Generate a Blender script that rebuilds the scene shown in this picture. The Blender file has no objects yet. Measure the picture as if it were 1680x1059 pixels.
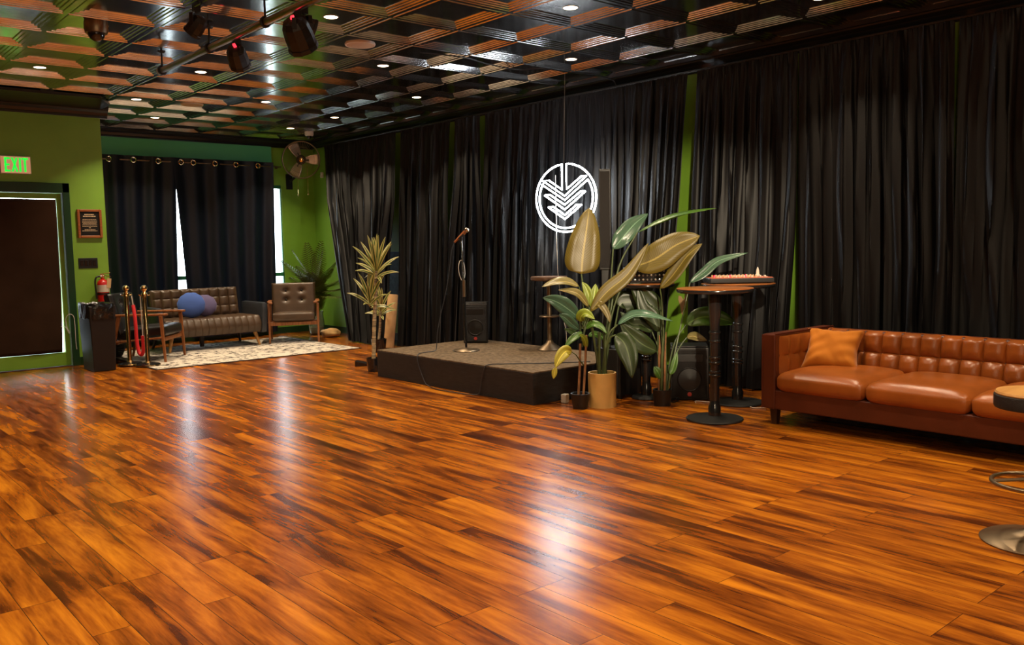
import bpy, bmesh, math, random
from math import pi, sin, cos, radians
from mathutils import Vector, Matrix, noise
random.seed(7)
S = bpy.context.scene
COL = S.collection

# ------------------------------------------------------------------ camera
cam_d = bpy.data.cameras.new('camera'); cam = bpy.data.objects.new('camera', cam_d); COL.objects.link(cam)
cam_d.sensor_width = 36.0; cam_d.lens = 1419.69 / 1680 * 36.0; cam_d.clip_start = .05; cam_d.clip_end = 200
CF = Vector((0.65186081, 0.75303572, -0.08952475)); CR = Vector((0.75480905, -0.65566648, -0.01909909)); CU = Vector((0.07308067, 0.05512414, 0.99580146))
M4 = Matrix((CR, CU, -CF)).transposed().to_4x4(); M4.translation = Vector((0, 0, 1.35)); cam.matrix_world = M4
S.camera = cam
# ------------------------------------------------------------------ view, sky
S.view_settings.view_transform = 'Standard'; S.view_settings.look = 'None'; S.view_settings.gamma = 1.0
S.view_settings.use_curve_mapping = False; S.view_settings.exposure = 0.0
W = bpy.data.worlds.new('sky'); S.world = W; W.use_nodes = True
wb = W.node_tree.nodes['Background']; wb.inputs[0].default_value = (.80, .92, 1.0, 1); wb.inputs[1].default_value = 11.0
# lamp strengths (the lamps themselves are made in their builders)
DOWNLIGHT_W = 17.0; FILL_W = 75.0; ADDED_SPOT_W = 1700.0; SPOT_DEG = 20; SPOT_COL = (1.0, .82, .58); DOWNLIGHT_COL = (1.0, .80, .55); FILL_COL = (1.0, .76, .48)
NEON_STRENGTH = 46.0

# ------------------------------------------------------------------ helpers
class MB:
    def __init__(s): s.v = []; s.f = []; s.uv = None; s.mi = []; s.cur = 0
    def add(s, vs, fs):
        o = len(s.v); s.v += [tuple(v) for v in vs]; s.f += [tuple(i + o for i in f) for f in fs]; s.mi += [s.cur] * len(fs)
    def box(s, c, d, M=None, taper=(1, 1)):
        x, y, z = d[0] / 2, d[1] / 2, d[2] / 2; tx, ty = taper
        vs = [(-x * tx, -y * ty, -z), (x * tx, -y * ty, -z), (x * tx, y * ty, -z), (-x * tx, y * ty, -z), (-x, -y, z), (x, -y, z), (x, y, z), (-x, y, z)]
        vs = [Vector(v) for v in vs]
        if M is not None: vs = [M @ v for v in vs]
        vs = [v + Vector(c) for v in vs]
        s.add(vs, [(0, 3, 2, 1), (4, 5, 6, 7), (0, 1, 5, 4), (1, 2, 6, 5), (2, 3, 7, 6), (3, 0, 4, 7)])
        return s
    def b2(s, a, b): # box by corners
        return s.box([(a[i] + b[i]) / 2 for i in range(3)], [abs(b[i] - a[i]) for i in range(3)])
    def beam(s, p0, p1, w, h, w1=None, h1=None, up=(0, 0, 1)):
        p0 = Vector(p0); p1 = Vector(p1); w1 = w1 or w; h1 = h1 or h
        t = (p1 - p0).normalized(); up = Vector(up)
        if abs(t.dot(up)) > .98: up = Vector((1, 0, 0)) if abs(t.x) < .9 else Vector((0, 1, 0))
        sd = t.cross(up).normalized(); u = sd.cross(t).normalized()
        vs = []
        for p, a, b in ((p0, w, h), (p1, w1, h1)):
            for i, j in ((-1, -1), (1, -1), (1, 1), (-1, 1)): vs.append(p + sd * (i * a / 2) + u * (j * b / 2))
        s.add(vs, [(0, 1, 2, 3), (7, 6, 5, 4), (0, 4, 5, 1), (1, 5, 6, 2), (2, 6, 7, 3), (3, 7, 4, 0)]); return s
    def tube(s, pts, r, n=8, closed=False, cap=True):
        pts = [Vector(p) for p in pts]; N = len(pts); vs = []; fs = []
        rr = r if isinstance(r, (list, tuple)) else [r] * N
        nrm = None
        for i, p in enumerate(pts):
            if closed: t = (pts[(i + 1) % N] - pts[i - 1])
            else: t = pts[min(i + 1, N - 1)] - pts[max(i - 1, 0)]
            if t.length < 1e-9: t = Vector((0, 0, 1))
            t.normalize()
            if nrm is None:
                a = Vector((0, 0, 1)) if abs(t.z) < .9 else Vector((1, 0, 0)); nrm = t.cross(a).normalized()
            else:
                nrm = nrm - t * nrm.dot(t)
                if nrm.length < 1e-6: nrm = t.orthogonal()
                nrm.normalize()
            b = t.cross(nrm)
            for k in range(n):
                an = 2 * pi * k / n; vs.append(p + (nrm * cos(an) + b * sin(an)) * rr[i])
        for i in range(N if closed else N - 1):
            j = (i + 1) % N
            for k in range(n):
                k2 = (k + 1) % n; fs.append((i * n + k, i * n + k2, j * n + k2, j * n + k))
        if cap and not closed: fs += [tuple(range(n))[::-1], tuple((N - 1) * n + k for k in range(n))]
        s.add(vs, fs); return s
    def lathe(s, prof, c=(0, 0, 0), n=24, M=None, cap=True):
        vs = []; fs = []; N = len(prof)
        for r, z in prof:
            for k in range(n):
                a = 2 * pi * k / n; v = Vector((r * cos(a), r * sin(a), z))
                if M is not None: v = M @ v
                vs.append(v + Vector(c))
        for i in range(N - 1):
            for k in range(n):
                k2 = (k + 1) % n; fs.append((i * n + k, i * n + k2, (i + 1) * n + k2, (i + 1) * n + k))
        if cap: fs += [tuple(range(n))[::-1], tuple((N - 1) * n + k for k in range(n))]
        s.add(vs, fs); return s
    def ball(s, c, r, n=16, m=10, M=None, fn=None):
        r = r if isinstance(r, (list, tuple)) else (r, r, r); vs = []; fs = []
        for i in range(m + 1):
            th = pi * i / m
            for k in range(n):
                a = 2 * pi * k / n; v = Vector((sin(th) * cos(a), sin(th) * sin(a), -cos(th)))
                q = 1.0 if fn is None else fn(v)
                v = Vector((v.x * r[0] * q, v.y * r[1] * q, v.z * r[2] * q))
                if M is not None: v = M @ v
                vs.append(v + Vector(c))
        for i in range(m):
            for k in range(n):
                k2 = (k + 1) % n; fs.append((i * n + k, i * n + k2, (i + 1) * n + k2, (i + 1) * n + k))
        s.add(vs, fs); return s
    def grid(s, nu, nv, fn, flip=False):
        vs = [fn(i / nu, j / nv) for j in range(nv + 1) for i in range(nu + 1)]; fs = []
        for j in range(nv):
            for i in range(nu):
                a = j * (nu + 1) + i; q = (a, a + 1, a + nu + 2, a + nu + 1); fs.append(q[::-1] if flip else q)
        s.add(vs, fs); return s
    def poly(s, pts, ext):  # extruded outline
        n = len(pts); p = [Vector(q) for q in pts]; e = Vector(ext)
        s.add(p + [q + e for q in p], [tuple(range(n))[::-1], tuple(range(n, 2 * n))] + [(i, (i + 1) % n, (i + 1) % n + n, i + n) for i in range(n)]); return s
    def build(s, name, mat, parent=None, smooth=False, bevel=0, seg=2, weld=False, sub=0, loc=None):
        me = bpy.data.meshes.new(name); me.from_pydata(s.v, [], s.f); me.update()
        bm = bmesh.new(); bm.from_mesh(me)
        if weld: bmesh.ops.remove_doubles(bm, verts=bm.verts, dist=1e-5)
        bmesh.ops.recalc_face_normals(bm, faces=bm.faces); bm.to_mesh(me); bm.free()
        for m in (mat if isinstance(mat, (list, tuple)) else [mat]): me.materials.append(m)
        if smooth:
            for p in me.polygons: p.use_smooth = True
        o = bpy.data.objects.new(name, me); COL.objects.link(o)
        if parent is not None: o.parent = parent
        if loc is not None: o.location = loc
        if bevel:
            b = o.modifiers.new('bev', 'BEVEL'); b.width = bevel; b.segments = seg; b.limit_method = 'ANGLE'; b.angle_limit = radians(40); b.harden_normals = False
            for p in me.polygons: p.use_smooth = True
            w = o.modifiers.new('wn', 'WEIGHTED_NORMAL'); w.keep_sharp = False
        if sub:
            b = o.modifiers.new('sub', 'SUBSURF'); b.levels = sub; b.render_levels = sub
        if smooth and not bevel:
            try: me.set_sharp_from_angle(angle=radians(50))
            except Exception: pass
        return o
def T(name, label, cat, loc=(0, 0, 0), rz=0, group=None):
    o = bpy.data.objects.new(name, None); COL.objects.link(o); o.location = loc; o.rotation_euler = (0, 0, rz); o.empty_display_size = .1
    return tag(o, label, cat, group)
def tag(o, label, cat, group=None):
    o['label'] = label; o['category'] = cat
    if group: o['group'] = group
    return o
def struct(o): o['kind'] = 'structure'; return o
def copy_tree(o, parent=None):
    c = o.copy(); COL.objects.link(c)
    if parent is not None: c.parent = parent
    for ch in list(o.children): copy_tree(ch, c)
    return c
def RZ(a): return Matrix.Rotation(a, 3, 'Z')
def RX(a): return Matrix.Rotation(a, 3, 'X')
def RY(a): return Matrix.Rotation(a, 3, 'Y')
def align(d):  # matrix taking +Z to d
    return Vector((0, 0, 1)).rotation_difference(Vector(d).normalized()).to_matrix()
def spline(P, n=8):  # Catmull-Rom through points
    P = [Vector(p) for p in P]; out = []
    for i in range(len(P) - 1):
        a, b = P[i], P[i + 1]; p0 = P[i - 1] if i else a * 2 - b; p3 = P[i + 2] if i + 2 < len(P) else b * 2 - a
        for k in range(n):
            t = k / n; out.append(.5 * ((2 * a) + (b - p0) * t + (2 * p0 - 5 * a + 4 * b - p3) * t * t + (3 * a - p0 - 3 * b + p3) * t ** 3))
    out.append(P[-1]); return out

# ------------------------------------------------------------------ materials
def mat(name, col, rough=.5, metal=0., spec=.5, coat=0., coat_r=.1, sheen=0., sheen_t=(1, 1, 1), emit=None, es=0., noise_=0., nscale=8., bump=0., bscale=40., trans=0., stretch=(1, 1, 1)):
    m = bpy.data.materials.new(name); m.use_nodes = True; nt = m.node_tree; p = nt.nodes['Principled BSDF']
    p.inputs['Base Color'].default_value = (*col, 1); p.inputs['Roughness'].default_value = rough; p.inputs['Metallic'].default_value = metal
    p.inputs['Specular IOR Level'].default_value = spec; p.inputs['Coat Weight'].default_value = coat; p.inputs['Coat Roughness'].default_value = coat_r
    p.inputs['Sheen Weight'].default_value = sheen; p.inputs['Sheen Tint'].default_value = (*sheen_t, 1); p.inputs['Sheen Roughness'].default_value = .35
    p.inputs['Transmission Weight'].default_value = trans
    if emit: p.inputs['Emission Color'].default_value = (*emit, 1); p.inputs['Emission Strength'].default_value = es
    if noise_ or bump:
        tc = nt.nodes.new('ShaderNodeTexCoord'); mp = nt.nodes.new('ShaderNodeMapping'); mp.inputs['Scale'].default_value = stretch
        nt.links.new(tc.outputs['Object'], mp.inputs['Vector'])
    if noise_:
        n = nt.nodes.new('ShaderNodeTexNoise'); n.inputs['Scale'].default_value = nscale; n.inputs['Detail'].default_value = 5
        nt.links.new(mp.outputs[0], n.inputs['Vector'])
        r = nt.nodes.new('ShaderNodeValToRGB'); r.color_ramp.elements[0].position = .3; r.color_ramp.elements[1].position = .7
        r.color_ramp.elements[0].color = (*[c * (1 - noise_) for c in col], 1); r.color_ramp.elements[1].color = (*[min(1, c * (1 + noise_)) for c in col], 1)
        nt.links.new(n.outputs['Fac'], r.inputs[0]); nt.links.new(r.outputs[0], p.inputs['Base Color'])
    if bump:
        n2 = nt.nodes.new('ShaderNodeTexNoise'); n2.inputs['Scale'].default_value = bscale; n2.inputs['Detail'].default_value = 4
        nt.links.new(mp.outputs[0], n2.inputs['Vector'])
        b = nt.nodes.new('ShaderNodeBump'); b.inputs['Strength'].default_value = bump; b.inputs['Distance'].default_value = .01
        nt.links.new(n2.outputs['Fac'], b.inputs['Height']); nt.links.new(b.outputs[0], p.inputs['Normal'])
    return m
def mat_floor():
    m = bpy.data.materials.new('wood_plank_floor'); m.use_nodes = True; nt = m.node_tree; N = nt.nodes; L = nt.links; p = N['Principled BSDF']
    tc = N.new('ShaderNodeTexCoord'); sx = N.new('ShaderNodeSeparateXYZ'); L.new(tc.outputs['Object'], sx.inputs[0])
    cb = N.new('ShaderNodeCombineXYZ'); L.new(sx.outputs['Y'], cb.inputs[0]); L.new(sx.outputs['X'], cb.inputs[1])
    br = N.new('ShaderNodeTexBrick'); L.new(cb.outputs[0], br.inputs['Vector'])
    br.offset = .37; br.offset_frequency = 3; br.inputs['Color1'].default_value = (0, 0, 0, 1); br.inputs['Color2'].default_value = (1, 1, 1, 1); br.inputs['Mortar'].default_value = (0, 0, 0, 1)
    br.inputs['Scale'].default_value = 1; br.inputs['Mortar Size'].default_value = .0012; br.inputs['Brick Width'].default_value = 1.22; br.inputs['Row Height'].default_value = .132; br.inputs['Bias'].default_value = 0
    # grain coordinates, shifted plank by plank
    sh = N.new('ShaderNodeMath'); sh.operation = 'MULTIPLY'; L.new(br.outputs['Color'], sh.inputs[0]); sh.inputs[1].default_value = 37.0
    cz = N.new('ShaderNodeCombineXYZ')
    m1 = N.new('ShaderNodeMath'); m1.operation = 'MULTIPLY'; L.new(sx.outputs['Y'], m1.inputs[0]); m1.inputs[1].default_value = .8
    m2 = N.new('ShaderNodeMath'); m2.operation = 'MULTIPLY'; L.new(sx.outputs['X'], m2.inputs[0]); m2.inputs[1].default_value = 5.6
    L.new(m1.outputs[0], cz.inputs[0]); L.new(m2.outputs[0], cz.inputs[1]); L.new(sh.outputs[0], cz.inputs[2])
    n1 = N.new('ShaderNodeTexNoise'); n1.inputs['Scale'].default_value = 1.7; n1.inputs['Detail'].default_value = 6; n1.inputs['Roughness'].default_value = .6; n1.inputs['Distortion'].default_value = .35; L.new(cz.outputs[0], n1.inputs['Vector'])
    cz2 = N.new('ShaderNodeCombineXYZ'); m3 = N.new('ShaderNodeMath'); m3.operation = 'MULTIPLY'; L.new(sx.outputs['X'], m3.inputs[0]); m3.inputs[1].default_value = 40.0
    m4 = N.new('ShaderNodeMath'); m4.operation = 'MULTIPLY'; L.new(sx.outputs['Y'], m4.inputs[0]); m4.inputs[1].default_value = 2.2
    L.new(m4.outputs[0], cz2.inputs[0]); L.new(m3.outputs[0], cz2.inputs[1]); L.new(sh.outputs[0], cz2.inputs[2])
    n2 = N.new('ShaderNodeTexNoise'); n2.inputs['Scale'].default_value = 2.0; n2.inputs['Detail'].default_value = 4; L.new(cz2.outputs[0], n2.inputs['Vector'])
    a1 = N.new('ShaderNodeMath'); a1.operation = 'MULTIPLY_ADD'; L.new(n1.outputs['Fac'], a1.inputs[0]); a1.inputs[1].default_value = 1.25; a1.inputs[2].default_value = -.19
    a2 = N.new('ShaderNodeMath'); a2.operation = 'MULTIPLY_ADD'; L.new(n2.outputs['Fac'], a2.inputs[0]); a2.inputs[1].default_value = .16; L.new(a1.outputs[0], a2.inputs[2])
    a3 = N.new('ShaderNodeMath'); a3.operation = 'MULTIPLY_ADD'; L.new(br.outputs['Color'], a3.inputs[0]); a3.inputs[1].default_value = .13; L.new(a2.outputs[0], a3.inputs[2])
    r = N.new('ShaderNodeValToRGB'); e = r.color_ramp.elements
    e[0].position = .25; e[0].color = (.022, .0045, .0006, 1); e[1].position = .84; e[1].color = (.56, .19, .010, 1)
    q = e.new(.42); q.color = (.095, .020, .0018, 1); q = e.new(.60); q.color = (.28, .075, .005, 1)
    L.new(a3.outputs[0], r.inputs[0])
    mx = N.new('ShaderNodeMix'); mx.data_type = 'RGBA'; L.new(br.outputs['Fac'], mx.inputs[0]); L.new(r.outputs[0], mx.inputs[6]); mx.inputs[7].default_value = (.03, .008, .003, 1)
    L.new(mx.outputs[2], p.inputs['Base Color'])
    rr = N.new('ShaderNodeMapRange'); L.new(n2.outputs['Fac'], rr.inputs[0]); rr.inputs[3].default_value = .21; rr.inputs[4].default_value = .27; L.new(rr.outputs[0], p.inputs['Roughness'])
    p.inputs['Specular IOR Level'].default_value = .40
    bp = N.new('ShaderNodeBump'); bp.inputs['Strength'].default_value = .05; bp.inputs['Distance'].default_value = .004
    ad = N.new('ShaderNodeMath'); ad.operation = 'SUBTRACT'; L.new(n2.outputs['Fac'], ad.inputs[0]); L.new(br.outputs['Fac'], ad.inputs[1]); L.new(ad.outputs[0], bp.inputs['Height']); L.new(bp.outputs[0], p.inputs['Normal'])
    return m
def mat_wood(name, dark, light, rough=.4, axis=2, scale=6.):
    m = bpy.data.materials.new(name); m.use_nodes = True; nt = m.node_tree; N = nt.nodes; L = nt.links; p = N['Principled BSDF']
    tc = N.new('ShaderNodeTexCoord'); mp = N.new('ShaderNodeMapping'); sc = [12, 12, 12]; sc[axis] = 1.2; mp.inputs['Scale'].default_value = sc
    L.new(tc.outputs['Object'], mp.inputs[0]); n = N.new('ShaderNodeTexNoise'); n.inputs['Scale'].default_value = scale; n.inputs['Detail'].default_value = 5; L.new(mp.outputs[0], n.inputs[0])
    r = N.new('ShaderNodeValToRGB'); r.color_ramp.elements[0].position = .35; r.color_ramp.elements[1].position = .68; r.color_ramp.elements[0].color = (*dark, 1); r.color_ramp.elements[1].color = (*light, 1)
    L.new(n.outputs['Fac'], r.inputs[0]); L.new(r.outputs[0], p.inputs['Base Color']); p.inputs['Roughness'].default_value = rough
    return m
def mat_leaf(name, c1, c2, rough=.32, vein=26., edge=None):
    """UV: u across the blade (0..1), v along it; fine slanted side veins and a paler midrib."""
    m = bpy.data.materials.new(name); m.use_nodes = True; nt = m.node_tree; N = nt.nodes; L = nt.links; p = N['Principled BSDF']
    uv = N.new('ShaderNodeUVMap'); sx = N.new('ShaderNodeSeparateXYZ'); L.new(uv.outputs[0], sx.inputs[0])
    d = N.new('ShaderNodeMath'); d.operation = 'SUBTRACT'; L.new(sx.outputs[0], d.inputs[0]); d.inputs[1].default_value = .5
    ab = N.new('ShaderNodeMath'); ab.operation = 'ABSOLUTE'; L.new(d.outputs[0], ab.inputs[0])
    k = N.new('ShaderNodeMath'); k.operation = 'MULTIPLY_ADD'; L.new(ab.outputs[0], k.inputs[0]); k.inputs[1].default_value = -.5; L.new(sx.outputs[1], k.inputs[2])
    s_ = N.new('ShaderNodeMath'); s_.operation = 'MULTIPLY'; L.new(k.outputs[0], s_.inputs[0]); s_.inputs[1].default_value = vein * 2 * pi
    sn = N.new('ShaderNodeMath'); sn.operation = 'SINE'; L.new(s_.outputs[0], sn.inputs[0])
    mr = N.new('ShaderNodeMapRange'); L.new(sn.outputs[0], mr.inputs[0]); mr.inputs[1].default_value = -1; mr.inputs[2].default_value = 1
    mx = N.new('ShaderNodeMix'); mx.data_type = 'RGBA'; L.new(mr.outputs[0], mx.inputs[0]); mx.inputs[6].default_value = (*c1, 1); mx.inputs[7].default_value = (*c2, 1)
    last = mx.outputs[2]
    lt = N.new('ShaderNodeMath'); lt.operation = 'LESS_THAN'; L.new(ab.outputs[0], lt.inputs[0]); lt.inputs[1].default_value = .03
    if edge:
        gt = N.new('ShaderNodeMath'); gt.operation = 'GREATER_THAN'; L.new(ab.outputs[0], gt.inputs[0]); gt.inputs[1].default_value = .17
        m2 = N.new('ShaderNodeMix'); m2.data_type = 'RGBA'; L.new(gt.outputs[0], m2.inputs[0]); L.new(last, m2.inputs[6]); m2.inputs[7].default_value = (*edge, 1); last = m2.outputs[2]
    else:
        m2 = N.new('ShaderNodeMix'); m2.data_type = 'RGBA'; L.new(lt.outputs[0], m2.inputs[0]); L.new(last, m2.inputs[6]); m2.inputs[7].default_value = (*[min(1, c * 2.0 + .02) for c in c2], 1); last = m2.outputs[2]
    L.new(last, p.inputs['Base Color']); p.inputs['Roughness'].default_value = rough
    bp = N.new('ShaderNodeBump'); bp.inputs['Strength'].default_value = .10; bp.inputs['Distance'].default_value = .003; L.new(mr.outputs[0], bp.inputs['Height']); L.new(bp.outputs[0], p.inputs['Normal'])
    return m
def mat_rug():
    m = bpy.data.materials.new('faded_rug_pile'); m.use_nodes = True; nt = m.node_tree; N = nt.nodes; L = nt.links; p = N['Principled BSDF']
    tc = N.new('ShaderNodeTexCoord')
    v = N.new('ShaderNodeTexVoronoi'); v.inputs['Scale'].default_value = 9; L.new(tc.outputs['Object'], v.inputs['Vector'])
    n = N.new('ShaderNodeTexNoise'); n.inputs['Scale'].default_value = 22; n.inputs['Detail'].default_value = 6; n.inputs['Roughness'].default_value = .75; L.new(tc.outputs['Object'], n.inputs['Vector'])
    a = N.new('ShaderNodeMath'); a.operation = 'MULTIPLY_ADD'; L.new(v.outputs['Distance'], a.inputs[0]); a.inputs[1].default_value = .35; L.new(n.outputs['Fac'], a.inputs[2])
    r = N.new('ShaderNodeValToRGB'); e = r.color_ramp.elements; e[0].position = .56; e[0].color = (.03, .026, .03, 1); e[1].position = .67; e[1].color = (.60, .53, .45, 1)
    L.new(a.outputs[0], r.inputs[0]); L.new(r.outputs[0], p.inputs['Base Color']); p.inputs['Roughness'].default_value = .95; p.inputs['Specular IOR Level'].default_value = .1
    b = N.new('ShaderNodeBump'); b.inputs['Strength'].default_value = .5; b.inputs['Distance'].default_value = .01; L.new(n.outputs['Fac'], b.inputs['Height']); L.new(b.outputs[0], p.inputs['Normal'])
    return m
M = dict(
    floor=mat_floor(),
    tin=mat('black_pressed_tin', (.60, .59, .58), rough=.15, metal=1., noise_=.2, nscale=5, bump=.04, bscale=18),
    green=mat('green_wall_paint', (.21, .42, .038), rough=.5, bump=.08, bscale=90, noise_=.06, nscale=3),
    header=mat('daylit_teal_header', (.09, .46, .23), rough=.4, bump=.08, bscale=90),  # cool daylight on the beam is put into this brighter teal
    teal_trim=mat('green_gloss_trim', (.03, .20, .085), rough=.3),
    darkgreen=mat('dark_green_gloss', (.014, .05, .018), rough=.3),
    crown=mat('black_crown_paint', (.012, .012, .013), rough=.3),
    dark=mat('dark_wall_paint', (.05, .045, .04), rough=.6),
    velvet=mat('charcoal_velvet', (.0035, .0033, .0037), rough=.48, spec=.30, sheen=.2, sheen_t=(.18, .17, .18), bump=.06, bscale=260),
    navy=mat('navy_black_drape', (.0018, .0045, .014), rough=.46, spec=.40, sheen=.5, sheen_t=(.04, .10, .30), bump=.06, bscale=260),
    brown_cloth=mat('dark_brown_cloth', (.040, .021, .012), rough=.9, spec=.1, bump=.1, bscale=120, noise_=.2, nscale=3),
    black=mat('matte_black', (.006, .006, .006), rough=.5),
    blackgloss=mat('gloss_black', (.012, .012, .013), rough=.18, coat=.4),
    plastic=mat('black_plastic', (.009, .0085, .0085), rough=.42, bump=.05, bscale=150),
    bag=mat('black_bin_liner', (.012, .012, .012), rough=.16, bump=.5, bscale=30),
    grille=mat('black_speaker_grille', (.02, .018, .017), rough=.55, metal=.3, bump=.6, bscale=420),
    stage_side=mat('stage_black_paint', (.015, .015, .017), rough=.55, noise_=.35, nscale=9, bump=.15, bscale=60, stretch=(1, 1, 6)),
    stage_top=mat('stage_carpet', (.15, .105, .065), rough=.95, spec=.1, noise_=.4, nscale=30, bump=.6, bscale=240),
    leather=mat('cognac_leather', (.29, .078, .013), rough=.29, spec=.5, noise_=.25, nscale=4, bump=.12, bscale=170),
    leather_dk=mat('cognac_leather_frame', (.085, .017, .006), rough=.40, noise_=.2, nscale=4, bump=.12, bscale=170),
    brownleather=mat('taupe_leather', (.075, .043, .024), rough=.36, noise_=.2, nscale=6, bump=.1, bscale=150),
    greyleather=mat('slate_leather', (.03, .034, .042), rough=.38, bump=.1, bscale=150),
    blackleather=mat('black_leather', (.012, .011, .011), rough=.32, bump=.1, bscale=150),
    mustard=mat('mustard_fabric', (.50, .165, .018), rough=.85, spec=.15, sheen=.3, bump=.15, bscale=260),
    blue=mat('blue_velvet', (.07, .13, .42), rough=.8, spec=.1, sheen=.7, sheen_t=(.35, .45, .9), bump=.1, bscale=160),
    mauve=mat('mauve_velvet', (.13, .11, .22), rough=.8, spec=.1, sheen=.7, sheen_t=(.6, .5, .8), bump=.1, bscale=160),
    teak=mat_wood('teak', (.20, .065, .018), (.36, .13, .04), .38),
    oak=mat_wood('honey_oak', (.36, .17, .045), (.55, .28, .09), .4),
    darkwood=mat_wood('dark_walnut', (.028, .012, .008), (.05, .022, .012), .35),
    tabletop=mat_wood('varnished_tabletop', (.24, .075, .018), (.38, .13, .03), .28, axis=1, scale=2.5),
    aged=mat_wood('aged_table_wood', (.075, .034, .016), (.15, .075, .035), .4, axis=1, scale=2.5),
    seatwood=mat_wood('pale_stool_wood', (.46, .22, .06), (.62, .33, .10), .4, axis=0, scale=2.5),
    redwood=mat_wood('plaque_wood', (.26, .07, .018), (.40, .13, .03), .35, axis=0),
    steel=mat('brushed_steel', (.45, .44, .43), rough=.3, metal=1.),
    chrome=mat('chrome', (.75, .74, .72), rough=.1, metal=1.),
    brass=mat('polished_brass', (.72, .50, .22), rough=.12, metal=1.),
    bronze=mat('bronze_metal', (.26, .19, .12), rough=.38, metal=.9),
    fanblade=mat('fan_blade_aluminium', (.80, .62, .50), rough=.35, metal=.75),
    cream=mat('cream_ceramic', (.68, .42, .13), rough=.45, noise_=.08, nscale=10),
    soil=mat('potting_soil', (.03, .018, .01), rough=.95, bump=.8, bscale=90),
    trunk=mat('dracaena_trunk', (.38, .27, .14), rough=.8, noise_=.75, nscale=9, bump=.6, bscale=30, stretch=(.6, .6, 5)),
    stem=mat('plant_stem', (.07, .10, .03), rough=.45, noise_=.3, nscale=9),
    stem_br=mat('brown_cane', (.28, .13, .05), rough=.7, noise_=.4, nscale=16, bump=.3, bscale=60),
    rope=mat('red_velvet_rope', (.62, .012, .018), rough=.7, sheen=.5, sheen_t=(1, .3, .3), bump=.2, bscale=120),
    red=mat('extinguisher_red', (.55, .015, .012), rough=.25, coat=.4),
    red_dull=mat('controller_red', (.60, .13, .06), rough=.5),
    label=mat('pale_label', (.62, .55, .45), rough=.6),
    tag_=mat('manila_tag', (.62, .40, .20), rough=.7),
    white=mat('off_white_plastic', (.70, .66, .60), rough=.45),
    kraft=mat('kraft_paper', (.62, .37, .16), rough=.8, bump=.6, bscale=14, noise_=.15, nscale=6),
    stone=mat('tan_stone', (.45, .27, .10), rough=.85, noise_=.35, nscale=9, bump=.7, bscale=18),
    glass=mat('clear_glass', (1, 1, 1), rough=.02, trans=1.),
    vase=mat('smoky_glass_vase', (.55, .62, .52), rough=.06, trans=.75),
    rubber=mat('tyre_rubber', (.018, .018, .019), rough=.6),
    exitface=mat('exit_sign_face', (.78, .50, .36), rough=.5, emit=(.9, .42, .22), es=.35),
    exitletter=mat('exit_sign_letters', (.02, .6, .05), rough=.5, emit=(.01, .85, .06), es=1.0),
    neon=mat('neon_tube_light', (1, 1, 1), rough=.3, emit=(.86, .94, 1.0), es=NEON_STRENGTH),
    lens=mat('downlight_lens', (1, .95, .85), rough=.4, emit=(1.0, .80, .58), es=9.0),
    redled=mat('red_led', (.6, .02, .02), rough=.4, emit=(1.0, .03, .05), es=2.5),
    creamlet=mat('plaque_lettering', (.78, .60, .36), rough=.5),
    plaqueface=mat('plaque_black_plate', (.012, .010, .008), rough=.3),
    bluepaint=mat('slate_blue_panel', (.05, .11, .15), rough=.6, noise_=.3, nscale=30),
    paving=mat('outside_paving', (.45, .46, .45), rough=.9, noise_=.2, nscale=2),
    rug=mat_rug(),
    rugedge=mat('rug_border', (.02, .016, .016), rough=.9),
)
LEAF = dict(
    olive=mat_leaf('olive_leaf', (.105, .078, .010), (.145, .108, .014), .40),
    green=mat_leaf('green_leaf', (.045, .115, .014), (.075, .17, .022), .33),
    teal=mat_leaf('cool_green_leaf', (.045, .10, .06), (.085, .16, .10), .25),
    dark=mat_leaf('dark_leaf', (.018, .035, .010), (.035, .055, .014), .36),
    tan=mat_leaf('tan_green_leaf', (.17, .15, .04), (.25, .20, .07), .35),
    lime=mat_leaf('lime_leaf', (.17, .23, .02), (.24, .30, .03), .35),
    yellow=mat_leaf('yellowing_leaf', (.38, .33, .03), (.48, .42, .05), .4),
    drac=mat_leaf('striped_dracaena_leaf', (.035, .085, .016), (.05, .11, .02), .35, 3., edge=(.46, .40, .12)),
    palm=mat_leaf('palm_leaflet', (.085, .105, .018), (.12, .14, .024), .36, 2.),
)
# ---- numbers: drape edges (Y, z) and leaf midribs
DRAPES={
 'C1':([(12.274,2.943),(12.014,2.077),(11.457,0.964),(10.951,0.007)],[(10.249,2.871),(10.114,1.981),(10.115,1.231),(10.054,0.733),(9.968,0.011)],6.8,6.36),
 'C2':([(10.128,2.875),(10.047,1.978),(9.904,0.733),(9.838,0.026)],[(8.998,2.855),(8.965,2.156),(8.889,1.457),(8.810,0.133)],6.8,6.48),
 'C3':([(8.894,2.874),(8.854,2.149),(8.902,1.457),(8.900,0.125)],[(8.388,2.875),(8.297,2.112),(8.252,1.888),(8.080,0.214)],6.8,6.5),
 'C4':([(8.282,2.870),(8.269,2.111),(8.284,1.816),(8.230,0.198)],[(6.307,2.835),(6.239,1.787),(6.143,0.332)],6.8,6.56),
 'C5':([(6.342,2.840),(6.308,1.791),(6.257,0.252)],[(5.242,2.833),(5.309,1.682),(5.391,0.856),(5.456,0.132)],6.8,6.66),
 'C6':([(5.128,2.833),(5.155,1.676),(5.166,0.862),(5.154,0.040)],[(4.073,2.853),(4.048,1.833),(4.046,1.313),(4.078,0.576)],6.8,6.68),
 'C7':([(4.062,2.856),(4.031,1.832),(3.996,1.053),(3.981,0.477)],[(2.789,2.879),(2.748,1.702),(2.722,1.205),(2.712,0.568)],6.8,6.68),
 'C8':([(2.758,2.882),(2.735,1.701),(2.731,1.205),(2.719,0.522)],[(.4,2.86),(.4,0.)],6.8,6.68),
}
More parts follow.
